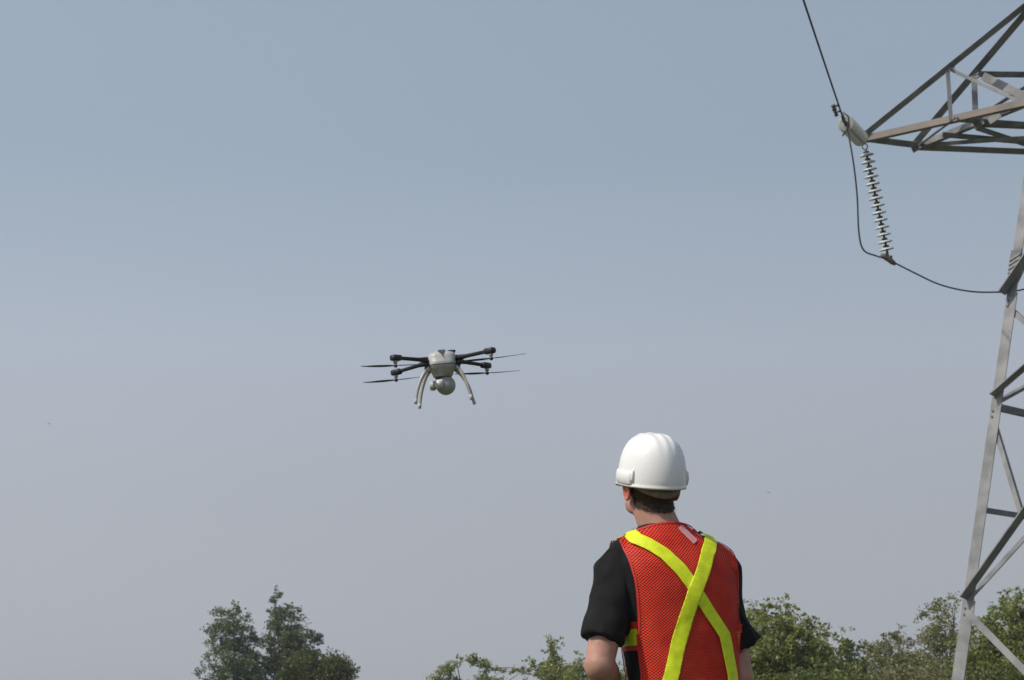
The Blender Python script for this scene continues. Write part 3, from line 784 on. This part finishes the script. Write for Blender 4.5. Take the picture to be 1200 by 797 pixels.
# vest: follows the shirt, cut by its arm holes and neck line
V0, T0 = Vs, T
def unlean(V): U_ = V.copy(); U_[:, 0] += .125*np.maximum(0, V[:, 2]-1.08); return U_
vm = bpy.data.meshes.new('tmpv'); bm = bmesh.new(); add_loft(bm, torso_rings(.010, .78, 1.562, 26, 64))
for s in (-1, 1):   # the shoulders carry the vest
    sh, el = SH[s], EL[s]
    limb(bm, [Vector((s*.10, 0, 1.445)), sh+Vector((-s*.015, 0, .004)), sh+Vector((s*.012, 0, -.028)), sh.lerp(el, .30)], [.069, .073, .075, .070], 28)
vme = remeshed(bm, .006, 10)
V, T, N = mesh_arrays(vme)
def vwr(p):
    q = Vector((p[0]*5.2+p[2]*1.6, p[1]*4, p[2]*4.0-p[0]*2.2)); r1 = noise.noise(q); q = Vector((p[0]*13, p[1]*9, p[2]*5))
    return 0.0095*r1+.0055*noise.noise(q)+.0015*noise.noise(q*2.3)
V = V+N*np.array([vwr(p) for p in V])[:, None]
shirt_bvh = BVHTree.FromPolygons([tuple(v) for v in V0], [tuple(map(int, t)) for t in T0])
for i in range(len(V)):                      # the vest never dips into the shirt
    p = Vector(V[i]); c, n_, _, _ = shirt_bvh.find_nearest(p)
    if c is not None:
        d = (p-c).dot(n_)
        if d < .006: V[i] = p+n_*(.006-d)
UL = unlean(V)
def vest_field(V, UL, N, inset=0.0):
    x, y, z = UL[:, 0]-.006, UL[:, 1], UL[:, 2]
    xr = np.where(x > 0, .008+.018*np.clip((z-1.28)/.08, 0, 1), 0)
    lim = .170+xr-inset+np.clip((z-1.36)/.09, 0, 1)*.008+np.clip((1.27-z)/.10, 0, 1)**2*.005
    f_arm = np.abs(x)-lim
    f_arm = np.where(z < 1.20, np.minimum(f_arm, np.abs(x)-.176), f_arm)
    # neck: higher behind, deep V in front
    back_top = 1.550-np.abs(x)**2*2.0
    zn = np.where(y < .02, back_top, 1.48)
    f_neck = np.where(y < .03, z-zn, np.abs(x)*-1+.075+(z-1.48)*.30)
    f_neck = np.where((y >= .03) & (z < 1.22), -1, f_neck)
    rn = np.sqrt((x)**2+(y-.01)**2)
    f_neck = np.where(z > 1.44, np.maximum(np.where(y < .02, z-zn, f_neck), (.068-rn)), f_neck)
    return np.maximum.reduce([f_arm, f_neck, .80-z])
f = vest_field(V, UL, N)
weave = np.stack([UL[:, 0]+.25*UL[:, 1]*0, UL[:, 1], UL[:, 2]+np.where(UL[:, 2] > 1.47, UL[:, 1], 0)*.0], 1)
Vv, Tv, Wv = clip_field(V, T, f, weave)
vest = from_data('safety_vest', Vv, Tv, M['net'], person, True)
at = vest.data.attributes.new('weave', 'FLOAT_VECTOR', 'POINT'); at.data.foreach_set('vector', np.array(Wv).ravel())
# binding along the arm holes and neck
fb = np.maximum(f, -vest_field(V, UL, N, .0)-.0055)
Vb, Tb = clip_field(V+N*.002, T, fb); from_data('edge_binding', Vb, Tb, M['red_trim'], vest, True)
# lime straps: traced on the back in the vest's own plane (x, z)
vest_bvh = BVHTree.FromPolygons([tuple(v) for v in V], [tuple(map(int, t)) for t in T])
Minv = (Matrix.Translation((PC.x, 5.95, 0)) @ Matrix.Rotation(YAW, 4, 'Z')).inverted()
camL = Minv @ Vector((0, 0, CAMZ))
def hit(px, py):
    d = (Minv @ P(px, py, 6.0))-camL
    h = vest_bvh.ray_cast(camL, d.normalized())
    p = h[0]; return (p.x+.125*max(0, p.z-1.08), p.z) if p else None
STRAPS = ([(745, 633), (762, 640), (778.7, 650), (798.5, 669), (814.5, 692), (830.6, 717), (848, 745), (857, 790)],
          [(830.5, 633), (828, 649.5), (822, 671.7), (812, 696), (803.4, 723.6), (794.8, 753), (786, 795)])
lines = []
for st in STRAPS:
    pl = [hit(*p) for p in st]; pl = [p for p in pl if p]; 
    x0, z0 = pl[-1]; x1, z1 = pl[-2]; pl.append((x0+(x0-x1)*2.2, z0-(z1-z0)*-2.2*-1 if False else z0+(z0-z1)*2.2))
    lines.append(pl)
print('STRAPS', lines)
def poly_dist(x, z, pl):
    d = np.full(len(x), 9.0)
    for (ax, az), (bx, bz) in zip(pl, pl[1:]):
        vx, vz = bx-ax, bz-az; t = np.clip(((x-ax)*vx+(z-az)*vz)/(vx*vx+vz*vz), 0, 1)
        d = np.minimum(d, np.hypot(x-ax-vx*t, z-az-vz*t))
    return d
xu, yu, zu = UL[:, 0], UL[:, 1], UL[:, 2]
for q, pl in enumerate(lines):
    sx = pl[0][0]
    wv = np.array([noise.noise(Vector(p)*9+Vector((q*7, 0, 0)))*.002 for p in V])
    pe_ = [(sx, pl[0][1]+.25)]+pl
    sgn = 1 if sx > 0 else -1
    fs = np.where(yu < -.015, poly_dist(xu, zu, pe_)-.0212+wv, np.abs(xu-sx+sgn*.03*np.clip((1.46-zu)/.08, 0, 1))-.0212+wv)
    fs = np.maximum(fs, f+.006)
    off = .0052+.0016*q
    puff = np.array([abs(noise.noise(Vector((p[0]*6, p[1]*4, p[2]*11))+Vector((q*9, 0, 0))))*.006 for p in V])
    Vq, Tq = clip_field(V+N*(off+puff)[:, None], T, fs)
    o_ = from_data('reflective_strap', Vq, Tq, M['lime'], vest, True)
    for lo, hi in ((-.0042, -.0034),):
        fst = np.maximum(np.maximum(fs-hi, lo-fs), 0); fst = np.where((fs < hi) & (fs > lo), -1, np.maximum(fs-hi, lo-fs))
        Vq, Tq = clip_field(V+N*(off+puff+.0016)[:, None], T, np.maximum(fs-hi, lo-fs))
        if Tq: from_data('stitching', Vq, Tq, M['stitch'], vest, True)
    so_ = o_.modifiers.new('thick', 'SOLIDIFY'); so_.thickness = .0014; so_.offset = 1
# side straps joining back and front panels
for s in (-1, 1):
    for z0, z1, mm, nm, of in ((1.165, 1.215, 'lime', 'side_strap', .003), (1.150, 1.1655, 'red_trim', 'side_strap_edge', .002), (1.2145, 1.237, 'red_trim', 'side_strap_edge', .002)):
        fz = np.maximum.reduce([z0-(zu-xu*0), zu-z1, .169-s*xu])
        Vq, Tq = clip_field(V+N*(of-.006)+0*V, T, fz)
        if Tq: from_data(nm, Vq, Tq, M[mm], vest, True)
# pale label near the collar
tl = [hit(*p) for p in ((800, 621), (806, 628), (813, 634))]
if all(tl):
    (ax, az), (bx, bz) = tl[0], tl[-1]; L_ = math.hypot(bx-ax, bz-az); dx, dz_ = (bx-ax)/L_, (bz-az)/L_
    al = (xu-ax)*dx+(zu-az)*dz_; pe = (xu-ax)*-dz_+(zu-az)*dx
    ft = np.where(yu < .0, np.maximum.reduce([-al-.012, al-L_-.006, np.abs(pe)-.0125]), 9); ft = np.maximum(ft, f+.004)
    Vq, Tq = clip_field(V+N*.003, T, ft); from_data('neck_label', Vq, Tq, M['tag'], vest, True)

# trousers and boots (below the frame)
bm = bmesh.new(); add_loft(bm, [ring_se(z, hx, hy, 32, .85) for z, hx, hy in ((.80, .165, .12), (.90, .172, .124), (1.0, .168, .12))])
for s in (-1, 1): add_tube(bm, [(s*.085, 0, .92), (s*.10, .0, .75), (s*.11, .01, .5), (s*.12, -.005, .3), (s*.125, -.01, .07)], [.10, .092, .070, .066, .070], 24)
link_mesh('trousers', remeshed(bm, .012, 6), M['trousers'], person, True)
for s in (-1, 1):
    bm = bmesh.new(); add_tube(bm, [(s*.125, -.01, .16), (s*.125, -.01, .06)], [.055, .055], 20); add_ball(bm, (s*.13, .06, .045), (.052, .145, .05), 20, 12); add_box(bm, (s*.13, .045, .014), (.10, .29, .028))
    link_mesh('boot', remeshed(bm, .008, 3), M['boot'], person, True)

# hard hat (rests on the head and moves with it)
bm = bmesh.new(); NS, NR = 96, 34
HH = LH+HR @ Vector((0, -.002, .0))
def shell_pt(a, t, off=0):
    """t 0..1 from rim to crown; a angle, +y forward"""
    h = .146; rx, ry = .1050, .126
    ph = t*pi/2
    rr = cos(ph)**.62; zz = h*sin(ph)**.94
    x, y = rx*rr*cos(a), ry*rr*sin(a)
    # three raised ribs from front to back over the crown
    rib = 0
    ax = abs(x)
    if t > .30:
        w_ = min(1, (t-.30)/.22)
        rib = .0036*w_*(math.exp(-(ax/.0095)**2)+.8*math.exp(-((ax-.030)/.008)**2))
    k = 1+off/.12
    return Vector((x*k, y*k, zz*k+rib))
rings = []
base = .034
def H2W(p): return HH+HR @ p
# outer surface incl. flared rim, peak in front
def rim_pt(a, dz_, fl):
    x, y = .1050*cos(a), .125*sin(a); fr = max(0, sin(a))
    peak = fr**3*.045*(1 if fl > .5 else fl)
    return Vector((x*(1+.012*fl), y*(1+.012*fl)+peak*fl, dz_-.018*fl*fr**3))
rows = []
rows.append([rim_pt(2*pi*k/NS, -.0045, .9) for k in range(NS)])
rows.append([rim_pt(2*pi*k/NS, -.006, 1.15) for k in range(NS)])
rows.append([rim_pt(2*pi*k/NS, -.001, 1.2) for k in range(NS)])
rows.append([rim_pt(2*pi*k/NS, .002, .9) for k in range(NS)])
rows.append([rim_pt(2*pi*k/NS, .0045, .3) for k in range(NS)])
rows.append([rim_pt(2*pi*k/NS, .009, .05) for k in range(NS)])
for j in range(0, NR+1): 
    t_ = (j/NR)*.985
    rows.append([shell_pt(2*pi*k/NS, t_)+Vector((0, 0, .014)) for k in range(NS)])
vs = [[bm.verts.new(H2W(p+Vector((0, 0, base-.04)))) for p in r] for r in rows]
for a, b in zip(vs, vs[1:]):
    for i in range(NS): bm.faces.new((a[i], a[(i+1) % NS], b[(i+1) % NS], b[i]))
bm.faces.new(vs[-1])
# inner surface
inn = [[bm.verts.new(H2W((shell_pt(2*pi*k/NS, (j/10)*.985, -.004)*.965)+Vector((0, 0, base-.03)))) for k in range(NS)] for j in range(11)]
for i in range(NS): bm.faces.new((inn[0][i], inn[0][(i+1) % NS], vs[0][(i+1) % NS], vs[0][i]))
for a, b in zip(inn, inn[1:]):
    for i in range(NS): bm.faces.new((a[i], b[i], b[(i+1) % NS], a[(i+1) % NS]))
bm.faces.new(inn[-1][::-1])
helmet = bm_obj('hard_hat', bm, M['helmet'], person, True)
# accessory slot lugs at both sides and towards the back
for ang, wd in ((178, 27), (-4, 27)):
    bm = bmesh.new(); rr = []
    na = 12
    for j, (z_, o_) in enumerate(((-.007, .003), (-.005, .0052), (.020, .0048), (.031, .0030), (.034, .0))):
        row = []
        for k in range(na+1):
            a = R(ang-wd+2*wd*k/na); ed = min(1, min(k, na-k)/1.0)
            row.append(H2W(Vector((.1050*cos(a)*1.005, .125*sin(a)*1.005, z_+base-.030))+Vector((cos(a), sin(a), 0))*(o_*ed+.0005)))
        rr.append([bm.verts.new(p) for p in row])
    for a, b in zip(rr, rr[1:]):
        for i in range(na): bm.faces.new((a[i], a[i+1], b[i+1], b[i]))
    lug = bm_obj('accessory_slot', bm, M['helmet'], helmet, True)
    sm = lug.modifiers.new('t', 'SOLIDIFY'); sm.thickness = .003
# narrow upright rib where the slot ends towards the back
for ang in (206, -33):
    a = R(ang); bm = bmesh.new()
    p0 = Vector((.1050*cos(a)*1.01, .125*sin(a)*1.01, base-.030)); n_ = Vector((cos(a), sin(a), 0))
    add_tube(bm, [H2W(p0+Vector((0, 0, .002))), H2W(p0+n_*.003+Vector((0, 0, .012))), H2W(p0+n_*.001+Vector((0, 0, .034))), H2W(p0-n_*.004+Vector((0, 0, .042)))], [.004, .0045, .004, .002], 10)
    bm_obj('slot_rib', bm, M['helmet'], helmet, True)
# suspension nape strap hanging below the rim at the back
def band(nm, r0, z_c, hgt, drop, m, a0=205, a1=335, off=0):
    bm = bmesh.new(); top, bot = [], []
    for k in range(41):
        t_ = k/40; a = R(a0+(a1-a0)*t_); s_ = sin(pi*t_)
        x, y = (.089+off)*cos(a), (.110+off)*sin(a)+.002
        z_ = z_c-drop*s_**1.1
        top.append(bm.verts.new(hd(x, y, z_+hgt/2))); bot.append(bm.verts.new(hd(x*.985, y*.985, z_-hgt/2)))
    for i in range(40): bm.faces.new((top[i], top[i+1], bot[i+1], bot[i]))
    o_ = bm_obj(nm, bm, m, helmet, True); s = o_.modifiers.new('t', 'SOLIDIFY'); s.thickness = .002; s.offset = 0
band('nape_strap', 0, -.004, .026, .024, M['band'])
band('head_band', 0, .012, .026, .004, M['cap'], 0, 360, .002)

# ------------------------------------------------------------------ trees
def leaf_mesh(name, C, D, size, tint, mat_, parent, seed, up=.5):
    """one small folded quad per leaf"""
    r = np.random.RandomState(seed); n = len(C)
    nrm = r.normal(size=(n, 3)); nrm[:, 2] += up; nrm /= np.linalg.norm(nrm, axis=1)[:, None]
    t = r.normal(size=(n, 3)); t[:, 2] -= .3; t -= nrm*(t*nrm).sum(1)[:, None]; t /= np.linalg.norm(t, axis=1)[:, None]
    b = np.cross(nrm, t); s = (size*r.uniform(.55, 1.35, n))[:, None]
    asp = r.uniform(.5, .8, n)[:, None]
    v = np.stack([C-t*s*.5, C+b*s*.5*asp+nrm*s*.1, C+t*s*.5, C-b*s*.5*asp+nrm*s*.1], 1).reshape(-1, 3)
    me = bpy.data.meshes.new(name); me.vertices.add(4*n); me.vertices.foreach_set('co', v.ravel())
    me.loops.add(4*n); me.loops.foreach_set('vertex_index', np.arange(4*n)); me.polygons.add(n)
    me.polygons.foreach_set('loop_start', np.arange(n)*4); me.polygons.foreach_set('loop_total', np.full(n, 4))
    me.update(); me.validate()
    a = me.attributes.new('tint', 'FLOAT', 'FACE'); a.data.foreach_set('value', np.clip(tint, 0, 1))
    o = link_mesh(name, me, mat_, parent); tag(o, kind='stuff'); return o

def tree(name, label, px, Y, lobes, ppm_note, leaf, n_leaf, size, seed, group=None, trunk_r=.12, clump=.42, tries=90, fill=.5, dry=0, sprigs=10):
    """lobes: ellipsoids in photo pixels (cx, cy, rx, ry) that the crown fills, at depth Y"""
    rg = random.Random(seed); r = np.random.RandomState(seed)
    base = P(px, 860, Y); base.z = -.1
    root = empty(name, base, 0, label, 'bush' if 'bush' in name else 'tree', group)
    s = Y/FPX*1.0
    cl = []
    for (cx_, cy_, rx, ry) in lobes:
        c = P(cx_, cy_, Y)-base; RX, RZ = rx*s, ry*s; RY = (RX*1.0+.0)
        vol = RX*RZ*RY; k = max(5, int(vol/(clump**3)*fill*2.2))
        for _ in range(min(k, tries)):
            while True:
                d = Vector((rg.uniform(-1, 1), rg.uniform(-1, 1), rg.uniform(-1, 1)))
                if .05 < d.length < 1: break
            d = d.normalized()*(d.length**.45)
            q = c+Vector((d.x*RX, d.y*RY, d.z*RZ))
            if q.z < .2: continue
            cl.append((q, clump*rg.uniform(.55, 1.25)*min(1, .45+min(RX, RZ)*.55/clump*.5)))
    # wood
    wood = bmesh.new(); zt = max(q.z for q, _ in cl); tops = max(cl, key=lambda e: e[0].z)[0]
    tp = [Vector((0, 0, 0))]
    for k in range(1, 7):
        f_ = k/6; tp.append(Vector((tops.x*f_**1.3+rg.gauss(0, .06), tops.y*f_*.5+rg.gauss(0, .06), zt*.93*f_)))
    tp2 = catmull(tp, 3); add_tube(wood, tp2, [trunk_r*(1-.88*i/(len(tp2)-1)) for i in range(len(tp2))], 8)
    bm_obj('trunk', wood, M['bark'], root, True)
    wood = bmesh.new(); limbs = []
    for q, cr in cl:
        best = None
        zz = max(.05, min(.95, (q.z-Vector((q.x, q.y, 0)).length*.7)/zt)); i = int(zz*(len(tp2)-1)); a = tp2[i]
        if limbs and rg.random() < .75:
            cand = min(limbs, key=lambda e: (e-q).length)
            if (cand-q).length < (a-q).length: a = cand
        mid = a.lerp(q, .55)+Vector((rg.gauss(0, .06), rg.gauss(0, .06), rg.gauss(0, .05)+.06))
        L_ = (q-a).length; r0 = min(.045, .010+.012*L_)*(trunk_r/.12)**.5
        add_tube(wood, [a, mid, q], [r0, r0*.6, r0*.22], 5); limbs += [mid, q]
    bm_obj('branches', wood, M['dry'] if dry > .5 else M['bark'], root)
    tag(root.children[-1], kind='stuff')
    # leaves gathered round the branch ends in flattened sprays
    per = np.array([c_[1]**2 for c_ in cl]); per = per/per.sum()
    C, TI = [], []
    for (q, cr), w_ in zip(cl, per):
        k = max(6, int(n_leaf*w_)); tb = .45+.16*r.randn()
        # sub-sprays inside the clump
        ns = max(4, int(k/9)); sub = r.normal(size=(ns, 3))*np.array([.55, .55, .46])*cr
        ii = r.randint(0, ns, k)
        pts = np.array(q)+sub[ii]+r.normal(size=(k, 3))*np.array([1, 1, .7])*cr*.24
        C.append(pts); TI.append(tb+.16*r.randn(k))
    # upright leader sprigs on the outline
    top = sorted(cl, key=lambda e: -e[0].z)[:max(6, len(cl)//3)]
    for _ in range(sprigs):
        q, cr = rg.choice(top); h_ = rg.uniform(.25, .7)*cr*1.5; k = 14
        tt = r.rand(k); pts = np.array(q)+np.array([rg.gauss(0, .3)*cr, 0, cr*.25])+np.outer(tt, np.array([rg.gauss(0, .3)*h_, 0, h_+cr*.25]))+r.normal(size=(k, 3))*.055*(Y/80)
        C.append(pts); TI.append(.62+.15*r.randn(k))
    C = np.concatenate(C); TI = np.concatenate(TI)
    leaf_mesh('crown', C, None, size, TI, M[leaf], root, seed)
    return root
G = 'trees along the far side of the field'
tree('poplar_tree', 'shorter grey green poplar at the far left of the row, with ragged broad crown', 272, 100,
     [(276, 716, 10, 10), (268, 728, 19, 12), (272, 746, 27, 13), (257, 757, 13, 10), (272, 772, 30, 16), (248, 790, 18, 10), (285, 795, 24, 20), (262, 830, 46, 26), (298, 772, 9, 10)], 0, 'leaf_poplar', 25000, .125, 11, G, .13, .38, 75, .72)
tree('poplar_tree', 'tallest poplar on the left, narrow tip rising above its neighbour', 332, 102,
     [(324, 698, 5, 12), (326, 714, 13, 11), (343, 716, 11, 8), (333, 730, 22, 12), (318, 742, 14, 12), (347, 750, 24, 12), (370, 742, 10, 13), (334, 768, 28, 14), (362, 765, 17, 8), (330, 800, 40, 26)], 0, 'leaf_poplar', 27000, .125, 12, G, .14, .38, 75, .72)
tree('round_tree', 'dark rounded broadleaf tree in front of the tallest poplar', 374, 84,
     [(372, 783, 30, 17), (390, 785, 20, 16), (352, 786, 20, 16), (398, 798, 15, 18), (340, 798, 15, 16), (370, 815, 42, 28), (330, 822, 22, 20)], 0, 'leaf_shade', 38000, .105, 13, G, .14, .36, 110, 1.1, sprigs=2)
tree('ash_tree', 'open spreading tree with a bare fork, between the poplars and the person', 556, 88,
     [(535, 786, 13, 9), (552, 772, 18, 8), (575, 781, 14, 9), (603, 785, 18, 6), (525, 800, 16, 12), (565, 812, 36, 14), (556, 840, 40, 18)], 0, 'leaf_maple', 18000, .12, 14, G, .11, .32, 60, .8)
tree('ash_tree', 'small tree with a thin upright tip beside the left elbow of the person', 646, 86,
     [(645, 760, 9, 9), (650, 775, 14, 12), (633, 782, 13, 10), (650, 800, 30, 18), (652, 830, 40, 24)], 0, 'leaf_maple', 17000, .12, 15, G, .11, .32, 60, .8)
tree('ash_tree', 'low leafy tree partly hidden behind the left elbow of the person', 690, 80,
     [(684, 782, 20, 14), (700, 800, 34, 20), (690, 830, 40, 24), (735, 812, 40, 24)], 0, 'leaf_maple', 14000, .115, 16, G, .11, .34, 60, .7)
tree('maple_tree', 'bright green maple with pointed top leaves just right of the person', 918, 50,
     [(888, 712, 14, 8), (925, 712, 20, 9), (905, 735, 42, 18), (945, 735, 22, 14), (965, 755, 18, 14), (915, 765, 58, 26), (880, 790, 34, 30), (935, 795, 50, 30), (915, 835, 66, 30), (825, 815, 40, 26)], 0, 'leaf_maple', 36000, .095, 17, G, .10, .26, 130, .9, sprigs=16)
tree('maple_tree', 'dark green maple in the gap between the bright maple and the olive trees', 992, 58,
     [(1000, 752, 13, 10), (988, 768, 22, 14), (1000, 785, 20, 20), (985, 800, 34, 26), (990, 835, 40, 26)], 0, 'leaf_dark', 12000, .105, 18, G, .10, .27, 90, .8)
tree('willow_tree', 'thin olive tree with dry twigs showing, left of the tower leg', 1050, 62,
     [(1030, 758, 16, 10), (1050, 752, 22, 12), (1065, 768, 24, 16), (1040, 780, 30, 18), (1060, 800, 40, 24), (1050, 835, 44, 24)], 0, 'leaf_olive', 19000, .085, 19, G, .10, .30, 70, .6, dry=1, sprigs=14)
tree('willow_tree', 'tall airy olive tree directly behind the tower leg', 1105, 66,
     [(1106, 706, 14, 10), (1098, 722, 20, 14), (1108, 742, 28, 18), (1088, 750, 18, 18), (1105, 775, 38, 24), (1110, 810, 46, 30)], 0, 'leaf_olive', 19000, .088, 20, G, .11, .32, 70, .6, sprigs=12)
tree('maple_tree', 'dense green maple climbing to the right edge of the view', 1178, 54,
     [(1196, 705, 22, 16), (1175, 720, 16, 12), (1150, 728, 16, 10), (1190, 735, 40, 22), (1155, 755, 34, 20), (1190, 775, 56, 28), (1150, 800, 48, 30), (1215, 800, 50, 34), (1180, 840, 70, 28), (1230, 730, 34, 30)], 0, 'leaf_maple', 42000, .095, 21, G, .12, .28, 130, .9, sprigs=14)
GB = 'low bushes at the foot of the trees'
tree('bush', 'low dark bush at the bottom edge under the bright maple', 950, 47, [(950, 812, 60, 22), (905, 822, 40, 22), (1000, 815, 36, 22)], 0, 'leaf_dark', 12000, .09, 31, GB, .05, .24, 100, .9, sprigs=4)
tree('bush', 'yellowish low scrub with bare stems left of the tower leg', 1065, 48, [(1030, 800, 36, 20), (1075, 798, 40, 20), (1050, 822, 60, 22)], 0, 'leaf_olive', 9000, .08, 32, GB, .04, .26, 80, .7, dry=1, sprigs=8)
tree('bush', 'low green bush at the bottom right corner behind the lowest tower brace', 1160, 47, [(1150, 812, 50, 22), (1205, 808, 50, 26)], 0, 'leaf_dark', 11000, .09, 33, GB, .05, .25, 100, .9, sprigs=4)
# dry bare stems
def dry_stem(px, py, Y, h, seed, label):
    rg = random.Random(seed); b = P(px, 860, Y); b.z = 0; top = P(px, py, Y)
    root = empty('dry_shrub', b, 0, label, 'shrub', 'dry shrubs among the bushes'); bm = bmesh.new()
    def grow(p, d, L_, r_, dep):
        q = p+d*L_; add_tube(bm, [p, p.lerp(q, .5)+Vector((rg.gauss(0, .03), rg.gauss(0, .03), 0)), q], [r_, r_*.8, r_*.55], 5)
        if dep:
            for _ in range(3): grow(p.lerp(q, rg.uniform(.5, 1)), (d+Vector((rg.gauss(0, .55), rg.gauss(0, .55), rg.uniform(-.1, .3)))).normalized(), L_*rg.uniform(.5, .8), r_*.55, dep-1)
    grow(Vector((0, 0, 0)), Vector((rg.gauss(0, .1), 0, 1)).normalized(), (top.z)*.5, .022, 4)
    bm_obj('stems', bm, M['dry'], root)
dry_stem(1052, 775, 45.5, 0, 3, 'dry bare brown shrub with forked stems, left of the low scrub')
dry_stem(1080, 765, 45.8, 0, 4, 'dry bare brown shrub with thin stems, nearer the tower leg')

# ------------------------------------------------------------------ birds
def bird(px, py, Y, span, rz, label, flap):
    root = empty('bird', P(px, py, Y), rz, label, 'bird', 'tiny birds far off in the sky')
    bm = bmesh.new(); add_tube(bm, [(0, -.5*span*.5, 0), (0, -.12*span, .01), (0, .1*span, .01), (0, .2*span, .0)], [.004*span, .055*span, .05*span, .012*span], 10)
    add_ball(bm, (0, .22*span, .015*span), .04*span, 10, 8); bm_obj('body', bm, M['bird'], root, True)
    for s in (-1, 1):
        bm = bmesh.new(); rings = []
        for i in range(7):
            t = i/6; c = Vector((s*t*span*.5, .05*span-.10*span*t*t, flap*span*(t**.8)*.35)); w = span*.10*(1-t**2*.85)
            rings.append([c+Vector((0, w, 0)), c+Vector((0, 0, .006*span)), c+Vector((0, -w, 0)), c+Vector((0, 0, -.004*span))])
        add_loft(bm, rings); bm_obj('wing', bm, M['bird'], root, True)
bird(901, 577.5, 90, .26, R(60), 'tiny dark bird in the sky to the right of the hard hat', .3)
bird(58, 497, 110, .36, R(35), 'tiny pale grey bird in the empty sky at the far left', .8)

# ------------------------------------------------------------------ thin summer haze
bm = bmesh.new(); add_box(bm, (0, 20, 10.75), (6400, 6400, 26.5))
hm = bpy.data.materials.new('summer_haze'); hm.use_nodes = True; t = hm.node_tree; t.nodes.clear()
mo = t.nodes.new('ShaderNodeOutputMaterial'); pv = t.nodes.new('ShaderNodeVolumePrincipled')
pv.inputs['Color'].default_value = (.93, .95, 1, 1); pv.inputs['Density'].default_value = .0006; pv.inputs['Anisotropy'].default_value = .3
t.links.new(pv.outputs[0], mo.inputs['Volume'])
tag(bm_obj('haze', bm, hm), 'thin pale summer haze over the whole field', kind='stuff')
